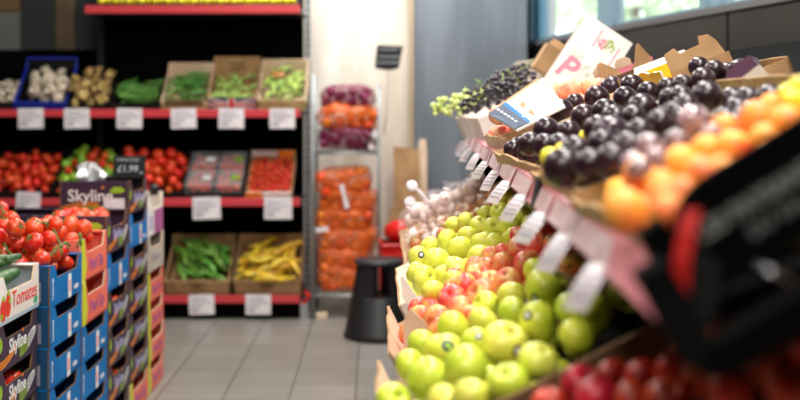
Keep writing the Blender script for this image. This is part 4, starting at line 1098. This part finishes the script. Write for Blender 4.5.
sticker(SA[2][2], Mst2, toward(SA[2][2], .55, -.25)); sticker(SA[3][2], Mst1, toward(SA[3][2], -.75, .5)); sticker(SA[4][2], Mst1, toward(SA[4][2], -.75, -.45), .009)
sticker(SA[8][2], Mst3, toward(SA[8][2], .25, .25), .013); sticker(SA[12][2], Mst1, toward(SA[12][2], .2, .6), .008)
# pink apples
PA = [(482, 296, 31), (529, 266, 33), (508, 281, 27), (452, 299, 27), (457, 312, 27), (441, 318, 27), (467, 285, 25), (478, 277, 25), (491, 283, 24), (471, 271, 23), (486, 268, 22), (501, 266, 24), (520, 250, 27), (506, 254, 22), (493, 257, 21),
      (540, 246, 28), (440, 330, 24), (470, 318, 22), (556, 256, 24), (548, 232, 24), (562, 242, 24), (534, 232, 22), (520, 236, 20), (574, 262, 24), (460, 276, 20), (455, 288, 20), (574, 236, 22), (586, 250, 24)]
PL = ['red apple with pale top among the pink apples, centre', 'large red-pink apple below the hanging tickets']
SB = place_list(PA, lowpt, .05, A_pink, 'pink and red apple in the middle crate', 'pink apples in the middle crate', (.027, .037), 73, PL)
under(SB, MB_, WB, DB, A_pink, .031, 'pink apple deep in the middle crate', 'pink apples lower in the middle crate', 74, (.040, .088), True)
# yellow green apples further back
YA = [(436, 261, 30), (424, 278, 24), (419, 258, 24), (460, 248, 25), (478, 258, 24), (459, 268, 22), (433, 291, 22), (454, 280, 20), (483, 243, 24), (447, 240, 20), (468, 236, 20), (430, 246, 18), (497, 244, 22), (510, 226, 20), (494, 228, 21), (480, 226, 20), (512, 238, 18), (524, 216, 19), (500, 212, 19), (466, 222, 18), (416, 272, 20), (486, 214, 17), (538, 208, 17), (516, 202, 16), (454, 226, 17), (530, 224, 17), (506, 196, 15)]
YL = ['largest yellow-green apple leaning on another, rear apple crate', 'pale yellow-green apple showing its base, at the left rim', 'yellow-green apple with a small dark sticker, left rear crate']
SC = place_list(YA, lowpt, .05, A_yell, 'yellow-green apple in the white rear crate', 'yellow-green apples in the white crate', (.028, .040), 75, YL)
under(SC, MC, WC, DC, A_yell, .033, 'yellow-green apple lower in the white crate', 'yellow-green apples deep in the white crate', 76, (.040, .09), False)
sticker(SC[2][2], Mst1, toward(SC[2][2], .2, .3), .012)
# red apples bottom right
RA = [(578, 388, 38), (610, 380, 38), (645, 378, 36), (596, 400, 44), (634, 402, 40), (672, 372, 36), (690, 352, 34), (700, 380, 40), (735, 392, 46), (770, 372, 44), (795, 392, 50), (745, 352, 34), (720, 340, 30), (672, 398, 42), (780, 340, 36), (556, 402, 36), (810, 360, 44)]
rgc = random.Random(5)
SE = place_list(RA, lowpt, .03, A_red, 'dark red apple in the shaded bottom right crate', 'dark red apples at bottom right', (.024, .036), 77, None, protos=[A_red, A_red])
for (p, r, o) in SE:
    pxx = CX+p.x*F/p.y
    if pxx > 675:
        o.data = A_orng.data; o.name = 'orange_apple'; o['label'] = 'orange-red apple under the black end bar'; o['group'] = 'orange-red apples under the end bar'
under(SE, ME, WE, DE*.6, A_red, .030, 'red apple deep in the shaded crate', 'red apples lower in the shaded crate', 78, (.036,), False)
# onions, garlic bags (far lower)
fill(MD_, WD, DD*.55, BON, (.028, .036), 78, 'brown-pink onion in the far lower crate', 'onions in the far lower crate', 81, .01, 1.2, False)
fill(MD_ @ Matrix.Translation((0, DD*.45, .02)), WD, DD*.5, GAR, (.026, .032), 60, 'white garlic bulb in the far lower crate', 'garlic in the far lower crate', 82, .02, 1.0, True, mix=(BON, .5, 'brown onion among the garlic bulbs', 'onions among the garlic'))
def netbag(c, s, m, lab, seed):
    b = MB(); rg = random.Random(seed)
    prof = [(.004, 0), (.5, .02), (.85, .2), (.95, .5), (.8, .8), (.45, 1.0), (.16, 1.12), (.10, 1.2), (.2, 1.38), (.34, 1.5)]
    b.lathe([(r*s, z*s) for r, z in prof], 24, mod=lambda r, z, a: (r*(1+.10*math.sin(5*a+seed)+.06*math.sin(9*a)), z))
    o = thing('garlic_bag', lab, 'net bag', Matrix.Translation(c) @ Matrix.Rotation(R(rg.uniform(-20, 20)), 4, 'Y'), 'pale net bags at the far end')
    b.build('net', m, o, True)
    t_ = MB(); t_.tube([(-.16*s, 0, 1.16*s), (0, -.14*s, 1.16*s), (.16*s, 0, 1.16*s), (0, .14*s, 1.16*s), (-.16*s, 0, 1.16*s)], .004, 6); t_.build('clip', M['whiteink'], o)
    k = 0
    for d in ((-.35, -.2, .35), (.35, -.2, .35), (0, .25, .4), (0, -.35, .75), (.25, .2, .8)):
        put(GAR, o.matrix_world @ (Vector(d)*s), .028, rg, 'garlic bulb inside a pale net bag, far end', 'garlic in net bags', 1, True)
for i, (px, py, s) in enumerate(((441, 205, .085), (418, 215, .075), (462, 192, .08), (436, 222, .07), (478, 176, .075))):
    p = P(px, py, 4.35); p.z = ZL(4.35, p.x, .06); 
    netbag(p, s, M['netpale'], ['pale net garlic bag, middle of the far end with its neck up', 'pale net garlic bag at the aisle edge of the far end', 'pale net garlic bag right of the middle one, near the back', 'small pale net garlic bag nearest the apples', 'pale net garlic bag highest under the pink rail'][i], i)
# white tag ends on the aisle side
for i, (px, py) in enumerate(((412, 186), (410, 202))):
    p = P(px, py, 4.5); b = MB(); 
    b.lathe([(.004, -.006), (.018, -.005), (.024, 0), (.018, .005), (.004, .006)], 16, X=Matrix.Rotation(R(70), 4, 'X'))
    o = thing('spring_onion_bunch' if False else 'white_bulb_tie', ['upper white paper tie sticking out at the far crate corner', 'lower white paper tie at the far crate corner'][i], 'paper tie', Matrix.Translation(p))
    b.build('paper_disc', M['paper'], o, True)
    b = MB(); b.tube([(0, 0, 0), (.03, .01, -.025), (.065, .02, -.07), (.08, .03, -.11)], [.008, .009, .010, .008], 8); b.build('paper_tail', M['paper'], o, True)

# ---------- upper tier
WDm = [M['wood'], M['card']]
tP, MP, WP, DP = dcrate(UF, 1.02, 1.60, .022, .62, 0, (.040, .06, .0, .045), WDm, 'apricot_crate', 'shallow wooden crate of orange apricots nearest the camera', base=-.02)
tQ, MQ, WQ, DQ = dcrate(UF, 1.63, 2.16, .022, .48, 0, (.038, .06, .035, .035), WDm, 'plum_crate', 'shallow wooden crate of dark plums, nearer of two', base=-.02)
tR, MR, WR, DR = dcrate(UF, 2.18, 3.0, .022, .46, 0, (.038, .06, .035, .04), WDm, 'plum_crate', 'shallow wooden crate of dark plums, further of two', base=-.02)
tS, MS, WS, DS = dcrate(UF, 3.25, 3.62, .022, .42, 0, (.06, .09, .06, .06), CB, 'peach_crate', 'pale box of pink peaches under the white lid', base=-.02)
tG, MG, WG, DG = dcrate(UF, 3.98, 4.98, .02, .40, 0, (.105, .11, .10, .10), [M['cardwhite'], M['cardlight']], 'grape_crate', 'shallow crate of grapes at the far end', base=-.02)
PL_ = [(561, 111, 24), (597, 98, 26), (612, 88, 24), (546, 130, 24), (530, 144, 23), (569, 132, 21), (584, 117, 24), (611, 135, 36), (598, 130, 28), (582, 150, 31), (563, 168, 38), (612, 161, 32), (620, 117, 26), (605, 112, 25), (647, 108, 30), (641, 133, 27),
       (625, 98, 22), (648, 93, 22), (632, 86, 22), (673, 117, 28), (681, 98, 24), (701, 80, 22), (707, 97, 30), (686, 107, 24), (699, 67, 20), (685, 85, 20), (660, 124, 24), (715, 71, 18), (560, 146, 22), (545, 146, 20), (628, 148, 24), (596, 146, 24), (661, 103, 22), (634, 118, 22), (575, 103, 18), (668, 88, 18), (590, 165, 26)]
PLL = [None]*37
PLL[10] = 'large dark plum leaning on the crate rim beside the yellow lemons'; PLL[0] = 'single dark plum in front of the white flap'; PLL[7] = 'big shiny plum in the middle of the near plums'
PLL[22] = 'dark plum against the maroon box'; PLL[1] = 'dark plum just below the pink peaches'
SP = place_list(PL_, uppt, .055, PLUM, 'dark purple plum on the upper tier', 'plums on the upper tier', (.026, .038), 91, PLL, tilt=1.2)
under(SP, MQ, WQ, DQ, PLUM, .028, 'dark plum deep in the near plum crate', 'plums deep in the near crate', 92, (.034,))
under(SP, MR, WR, DR, PLUM, .028, 'dark plum deep in the far plum crate', 'plums deep in the far crate', 93, (.034,))
LM = place_list([(551, 159, 20), (563, 152, 18), (586, 137, 14)], uppt, .045, LEMON, 'yellow lemon among the plums near the rail', 'lemons among the plums', (.016, .024), 94, ['yellow lemon nearest the rail among the plums', 'second yellow lemon beside the rail plums', 'yellow lemon half hidden between the plums'])
AP = [(754, 120, 36), (735, 147, 34), (705, 152, 33), (681, 163, 34), (644, 176, 38), (636, 207, 42), (717, 183, 46), (683, 195, 37), (662, 186, 30), (744, 182, 38), (770, 156, 36), (762, 140, 30), (787, 122, 32), (792, 142, 32), (728, 128, 28), (697, 213, 32), (795, 104, 28), (668, 212, 30), (772, 106, 24), (810, 160, 36), (660, 200, 26), (815, 125, 32), (700, 172, 26)]
APL = ['topmost round orange apricot beside the grey-lined box', None, None, None, None, 'front orange apricot at the rail corner', 'large orange apricot above the black sign']
SO = place_list(AP, uppt, .045, APRI, 'orange apricot in the near upper crate', 'apricots in the near crate', (.020, .030), 95, APL, tilt=1.2)
under(SO, MP, WP, DP, APRI, .025, 'orange apricot deep in the near crate', 'apricots deep in the near crate', 96, (.03,))
SW = place_list([(693, 122, 32), (649, 149, 30), (676, 142, 24), (656, 160, 24), (632, 163, 24), (712, 135, 20), (640, 168, 20)], uppt, .06, WRAP, 'shiny plastic-wrapped purple onion between plums and apricots', 'wrapped purple onions', (.016, .028), 97, ['largest shiny wrapped purple onion beside the maroon box', 'wrapped purple onion just left of the apricots'])
# pale plastic film between onions and apricots
b = MB()
for i in range(8):
    for k in range(5):
        pass
# pink peaches
fill(MS, WS, DS, PEACH, (.032, .038), 34, 'pale pink peach in the box under the white lid', 'pink peaches on the upper tier', 98, .012, 1, False)
# grapes: bunches
def bunch(p, name, pr_, lab, glab, ggrp, seed, n=38, L=.10, w=.06):
    rg = random.Random(seed); pts = []
    d = Vector((rg.uniform(-1, .6), rg.uniform(-1, .3), -.15)).normalized()
    st = MB(); st.tube([p+Vector((0, 0, .03)), p+Vector((0, 0, .045))-d*.03, p-d*.06+Vector((0, 0, .06))], .003, 6)
    st.tube([p+Vector((0, 0, .03)), p+d*L*.5+Vector((0, 0, .02)), p+d*L], .0025, 6)
    o = st.build('grape_stalk', M['stem'], None, True); tag(o, lab, 'stalk', 'grape stalks')
    for k in range(600):
        if len(pts) >= n: break
        a = rg.random(); c = p+d*(a-.15)*L; ww = w*(1-.55*a)
        q = c+Vector((rg.uniform(-1, 1), rg.uniform(-1, 1), rg.uniform(-.5, 1)))*ww
        if all((q-x).length > .018 for x in pts): pts.append(q)
    for q in pts: put(pr_, q, .0105, rg, glab, ggrp, 1.5, False)
bl = 0
for i, (px, py, Y) in enumerate(((512, 84, 4.4), (503, 92, 4.15), (522, 76, 4.6), (488, 97, 4.45), (520, 90, 4.15))):
    bunch(P(px, py, Y), 'g', GRAPE, 'stalk of the %s black grape bunch' % ['upper middle', 'lower middle', 'rearmost', 'leftmost', 'rightmost'][i], 'black grape on the far upper tier', 'black grapes at the far end', 100+i, 40)
for i, (px, py, Y) in enumerate(((464, 102, 4.75), (455, 108, 4.88), (474, 99, 4.6))):
    bunch(P(px, py, Y), 'g', GGRAPE, 'stalk of the %s green grape bunch' % ['middle', 'leftmost', 'rightmost'][i], 'pale green grape at the far end of the upper tier', 'green grapes at the far end', 120+i, 36)
bunch(P(482, 103, 4.4), 'g', GRAPE, 'stalk of the black grape bunch nearest the rail end', 'black grape near the far rail end', 'black grapes near the rail end', 131, 34)

# second row of boxes, upper tier
def ebox(v0, v1, q0, q1, hts, mats, name, label, base=-.018, tabs=(), rotz=0):
    t, Mx, W, D = dcrate(UF, v0, v1, q0, q1, 0, hts, mats, name, label, 'box', base=base)
    for tb in tabs:
        side, poly, m, lean = tb
        b = MB()
        if side == 'near': b.prism(poly, (0, 0, hts[2]-.002), (1, 0, 0), (0, lean, 1), (0, 1, 0), .005)
        if side == 'far': b.prism(poly, (0, D-.006, hts[3]-.002), (1, 0, 0), (0, lean, 1), (0, 1, 0), .005)
        if side == 'front': b.prism(poly, (0, 0, hts[0]-.002), (0, 1, 0), (lean, 0, 1), (1, 0, 0), .005)
        b.build('flap', M[m], t)
    return t, Mx, W, D
CZZ = .45
# grey-lined box (right), px 735-785
t2, M2, W2, D2 = ebox(2.50, 2.88, .50, .66, (.05, .04, .035, .075), [M['card'], M['card']], 'torn_box', 'brown box with a torn flap standing up behind the maroon box',
    tabs=[('far', [(.0, 0), (.15, 0), (.14, .04), (.125, .062), (.10, .066), (.095, .044), (.04, .040), (.03, .058), (.0, .05)], 'card', .1)])
t3, M3, W3, D3 = ebox(2.93, 3.22, .47, .64, (.085, .085, .05, .085), [M['yellowbox'], M['cardwhite']], 'yellow_box', 'bright yellow inside of a small open box behind the plums',
    tabs=[('far', [(0, 0), (.17, 0), (.165, .02), (.01, .02)], 'cardwhite', .8)])
t4, M4, W4, D4 = ebox(3.27, 3.60, .44, .62, (.08, .08, .07, .085), [M['carddark'], M['card']], 'brown_box', 'brown box with two pointed torn flaps beside the white lid',
    tabs=[('far', [(.0, 0), (.07, 0), (.06, .02), (.02, .06), (.005, .055)], 'card', .3), ('far', [(.10, 0), (.17, 0), (.175, .02), (.155, .075), (.145, .07), (.12, .02)], 'card', .1)])
t5, M5, W5, D5 = ebox(3.66, 3.88, .42, .62, (.09, .09, .10, .09), [M['pinkink'], M['card']], 'pink_box', 'pink sided box with notched tabs under the white lid',
    tabs=[('near', [(0.0, 0), (.055, 0), (.055, .02), (.043, .032), (.012, .032), (0, .02)], 'cardlight', 0), ('near', [(.075, 0), (.13, 0), (.13, .02), (.118, .032), (.087, .032), (.075, .02)], 'cardlight', 0)])
fill(M2, W2, D2, PLUM, (.024, .029), 9, 'dark plum in the torn brown box', 'plums in the torn brown box', 141, .01, 1, False)
fill(M4, W4, D4, PLUM, (.024, .03), 10, 'dark plum in the brown box', 'plums in the brown box', 142, .01, 1, False)
LMN = place_list([(788, 93, 16), (799, 86, 17), (792, 101, 16)], uppt, .06, LEMON, 'lemon at right edge', 'lemons at the right edge', (.014, .02), 143, ['yellow lemon left of the pair at the right edge', 'yellow lemon at the very right edge, upper', 'small yellow lemon lowest at the right edge'])
# white lidded box leaning, pink print
def leanbox(c, w, h, d, ang, lean, yaw, mats, name, label, prints):
    Mx = Matrix.Translation(c) @ Matrix.Rotation(R(yaw), 4, 'Z') @ Matrix.Rotation(R(ang), 4, 'Y') @ Matrix.Rotation(R(lean), 4, 'X')
    t = thing(name, label, 'box', Mx); T = .005; b = MB()
    b.box(0, w, 0, T, 0, h, 0); b.box(0, T, T, d, 0, h, 1); b.box(w-T, w, T, d, 0, h, 1); b.box(T, w-T, T, d, 0, T, 1); b.box(T, w-T, T, d, h-T, h, 1)
    b.build('box_body', mats, t); prints(t, w, h); return t
def pr_white(t, w, h):
    e = .001
    text('P', .125, fr((w*.06, -e, h*.17), (1, 0, 0), (0, 0, 1)), M['pinkink'], t, bold=.003, shear=.2)
    rg = random.Random(9); 
    for (cx_, cz_, rx, rz, m, nm) in ((.25, .48, .032, .036, 'sageink', 'faint_print'), (.62, .40, .034, .036, 'sageink', 'faint_print'), (.66, .80, .020, .026, 'leafink', 'green_print'), (.52, .78, .018, .024, 'pinkink', 'pink_print')):
        b = MB()
        for k in range(46):
            a = rg.uniform(0, 6.28); q = math.sqrt(rg.random()); x = w*cx_+rx*q*math.cos(a); z_ = h*cz_+rz*q*math.sin(a)
            b.quad([(x, -e, z_), (x+.006, -e, z_+.001), (x+.0055, -e, z_+.0045), (x-.0005, -e, z_+.0035)])
        b.build(nm, M[m], t)
    b = MB(); b.box(w*.40, w*.42, -e, 0, h*.68, h*.93); b.box(w*.84, w*.86, -e, 0, h*.58, h*.86); b.build('pink_print', M['pinkink'], t)
wb = leanbox(P(543, 80, 4.12), .205, .315, .10, 34, -14, -4, [M['cardwhite'], M['carddark']], 'lidded_box', 'white box standing tilted with pink and green print by window', pr_white)
leanbox(P(710, 82, 2.46), .065, .105, .10, 54, -12, -18, [M['plumbox'], M['cardlight']], 'maroon_box', 'small maroon printed box tipped beside the plums', lambda t, w, h: None)
leanbox(P(739, 80, 2.22), .075, .05, .09, 50, -12, -32, [M['greyinside'], M['card']], 'lined_box', 'small grey-faced box with brown sides beside the maroon box', lambda t, w, h: None)
# box behind the white one, brown flap left
b = MB(); o = thing('brown_flap_box', 'plain brown folded box left of the white tilted box', 'box', Matrix.Translation(P(534, 66, 4.4)) @ Matrix.Rotation(R(32), 4, 'Y'))
b.box(0, .09, 0, .006, 0, .11); b.box(0, .006, .006, .12, -.0, .11); b.box(.084, .09, .006, .12, 0, .10); b.box(.006, .084, .006, .12, 0, .006); b.build('box_body', M['card'], o)
b = MB(); b.prism([(0, 0), (.085, 0), (.08, .03), (.01, .03)], (.002, 0, .108), (1, 0, 0), (0, .4, 1), (0, 1, 0), .005); b.build('flap', M['card'], o)
# pale box with rounded outline behind the grapes
b = MB(); o = thing('pale_box', 'pale grey folded cardboard behind the black grapes', 'box', Matrix.Translation(P(497, 98, 4.75)) @ Matrix.Rotation(R(12), 4, 'Y'))
b.prism([(0, 0), (.17, 0), (.17, .17), (.13, .20), (.05, .17), (.01, .12)], (0, 0, 0), (1, 0, 0), (0, 0, 1), (0, 1, 0), .006); b.box(0.0, .006, .006, .1, 0, .12); b.build('sheet', M['greyinside'], o)
# open flap box with blue label
c0, c1, c2, c3 = P(489, 116, 3.2), P(544, 79, 3.25), P(566, 108, 2.98), P(517, 132, 2.95)
o = thing('white_flap_box', 'white open flap with a dark blue label beside the rail', 'box', fr(c0, c1-c0, c3-c0))
inv = o.matrix_world.inverted(); L4 = [inv @ c for c in (c0, c1, c2, c3)]
def bil(a, b_): return L4[0].lerp(L4[1], a).lerp(L4[3].lerp(L4[2], a), b_)
nrm = Vector((0, 0, -.005))
b = MB(); b.quad(L4); b.quad([p+nrm for p in reversed(L4)])
for i in range(4): j = (i+1) % 4; b.quad([L4[i], L4[i]+nrm, L4[j]+nrm, L4[j]])
b.build('flap', M['cardwhite'], o)
up_ = Vector((0, 0, .003))
# text/label faces towards camera: choose normal sign
nw = (o.matrix_world.to_3x3() @ Vector((0, 0, 1)))
sgn = 1 if nw.dot(cam-c0) > 0 else -1
if sgn < 0: up_ = -up_*3
b = MB(); b.quad([bil(.0, .0)+up_, bil(.34, .0)+up_, bil(.34, 1)+up_, bil(.0, 1)+up_]); 
# label along the near short edge
b = MB(); b.quad([bil(.0, .02)+up_, bil(.26, .02)+up_, bil(.26, .98)+up_, bil(.0, .98)+up_]); b.build('blue_label', M['navy'], o)
b = MB(); b.quad([bil(.26, .02)+up_, bil(.32, .02)+up_, bil(.32, .98)+up_, bil(.26, .98)+up_]); b.build('blue_stripe', M['blue'], o)
b = MB()
for k in range(6): a = .12+k*.13; b.quad([bil(.12, a)+up_*1.5, bil(.15, a)+up_*1.5, bil(.15, a+.08)+up_*1.5, bil(.12, a+.08)+up_*1.5])
b.build('label_lettering', M['whiteink'], o)
b = MB(); b.quad([bil(.42, .35)+up_, bil(.50, .30)+up_, bil(.52, .55)+up_, bil(.46, .9)+up_, bil(.41, .7)+up_]); b.build('torn_patch', M['card'], o)
# box body under the flap
t6, M6, W6, D6 = dcrate(UF, 3.02, 3.22, .03, .44, 0, (.06, .06, .05, .06), CB, 'low_box', 'low pale box under the white flap', 'box', base=-.018)
# brown sheet behind flap
b = MB(); o = thing('cardboard_strip', 'long tan cardboard strip behind the white flap', 'cardboard', Matrix.Translation((0, 0, 0)))
pts = [P(494, 108, 3.6), P(538, 78, 3.7), P(541, 84, 3.55), P(499, 114, 3.45)]
b.quad(pts); b.quad([p+Vector((0, .004, -.006)) for p in reversed(pts)])
for i in range(4): j = (i+1) % 4; k = Vector((0, .004, -.006)); b.quad([pts[i], pts[i]+k, pts[j]+k, pts[j]])
b.build('sheet', M['card'], o)
# small pots of plastic film near rail : crumpled wrap around onions
# ---------- black sign at right
pa, pb = P(688, 262, .96), P(840, 168, .96)
ex = (pb-pa); ex.y = 0
SM = fr(P(703, 302, .96), ex, (0, 0, 1))
o = thing('black_sign', 'black sign board with slanted white lettering at the right edge', 'sign', SM)
n = 8; poly = [(0, 0), (.22, 0), (.22, .12)]
Wd, Hd = .22, .092
poly = [(0, 0), (Wd, 0), (Wd, Hd)]+[(.06-.06*math.sin(k/n*math.pi/2), Hd-.06+.06*math.cos(k/n*math.pi/2)) for k in range(n+1)]
b = MB(); b.prism(poly, (0, 0, 0), (1, 0, 0), (0, 1, 0), (0, 0, -1), .012); b.build('board', M['blackmatte'], o)
text('LES PAYSANS', .0195, Matrix.Translation((.026, .045, .001)), mat('dull_lettering', (124, 124, 120), .8), o, bold=.0007)
text('DU VAL', .0165, Matrix.Translation((.065, .024, .001)), mat('dull_lettering', (96, 96, 94), .8), o, bold=.0006)
# red ribbon
pts = [P(693, 210, .952), P(687, 232, .945), P(682, 260, .94), P(680, 294, .94)]
b = MB(); w = .0068
for i in range(3):
    a, c = pts[i], pts[i+1]; b.quad([a-Vector((w, 0, 0)), a+Vector((w, 0, 0)), c+Vector((w, 0, 0)), c-Vector((w, 0, 0))]); 
    k = Vector((0, .0015, 0)); b.quad([c-Vector((w, 0, 0))+k, c+Vector((w, 0, 0))+k, a+Vector((w, 0, 0))+k, a-Vector((w, 0, 0))+k])
tag(b.build('red_ribbon', M['redribbon']), 'red plastic strip hanging between the rail end and black sign', 'strip')
# steel rod
b = MB(); b.tube([P(758, 264, .915), P(776, 274, .91), P(812, 296, .905)], [.0008, .0018, .002], 8); tag(b.build('steel_rod', M['chrome'], None, True), 'thin shiny steel rod below the black sign', 'rod')

drop_protos()
# ================================================================== LIGHTS
def area(loc, sx, sy, power, col=(1, .96, .9), rot=(0, 0, 0)):
    l = bpy.data.lights.new('lamp', 'AREA'); l.shape = 'RECTANGLE'; l.size = sx; l.size_y = sy; l.energy = power; l.color = col
    o = bpy.data.objects.new('ceiling_or_fill_lamp', l); COL.objects.link(o); o.location = loc; o.rotation_euler = rot; return o
for i, (x, y, sx, sy, p) in enumerate(((.75, 1.7, .3, 1.5, 66), (.6, 4.0, .3, 1.6, 60), (-1.0, 2.3, .25, 1.4, 30), (-.9, 5.2, .25, 1.4, 42), (-2.6, 4.5, .25, 1.4, 12), (.05, 6.9, 1.2, .25, 56), (-.15, -.1, 1.3, .3, 62))):  # last entry is an added fill lamp, lifting surfaces that face the camera
    area((x, y, 3.08), sx, sy, p)
    t = thing('ceiling_or_fill_light', ['white ceiling light above the near end of the fruit display', 'white ceiling light above the far end of the fruit display', 'white ceiling light above the front of the aisle', 'white ceiling light above the rear of the aisle', 'white ceiling light above the left crates', 'short white ceiling light near the back wall', 'added unseen fill light just behind the camera'][i], 'ceiling light', Matrix.Translation((x, y, 3.11)))
    b = MB(); b.box(-sx/2-.03, sx/2+.03, -sy/2-.03, sy/2+.03, 0, .09); b.build('housing', mat('lamp_housing', (230, 230, 230), .5), t)
W_ = bpy.data.worlds.new('World'); S.world = W_; W_.use_nodes = True
bg = W_.node_tree.nodes['Background']; bg.inputs[0].default_value = (.82, .91, 1.0, 1); bg.inputs[1].default_value = 4.0

# ================================================================== CAMERA
cd = bpy.data.cameras.new('Camera'); co = bpy.data.objects.new('Camera', cd); COL.objects.link(co); S.camera = co
cd.sensor_fit = 'HORIZONTAL'; cd.sensor_width = 36; cd.lens = 36*F/800
cd.shift_x = (400-CX)/800; cd.shift_y = -(200-HY)/800
co.location = (0, 0, CZ); co.rotation_euler = (R(90), 0, 0); cd.clip_start = .02
cd.dof.use_dof = True; cd.dof.focus_distance = 3.0; cd.dof.aperture_fstop = 2.0; cd.dof.aperture_blades = 0
S.view_settings.view_transform = 'Standard'; S.view_settings.look = 'None'; S.view_settings.gamma = 1; S.view_settings.use_curve_mapping = False
S.view_settings.exposure = .12
S.cycles.max_bounces = 6; S.cycles.transparent_max_bounces = 16
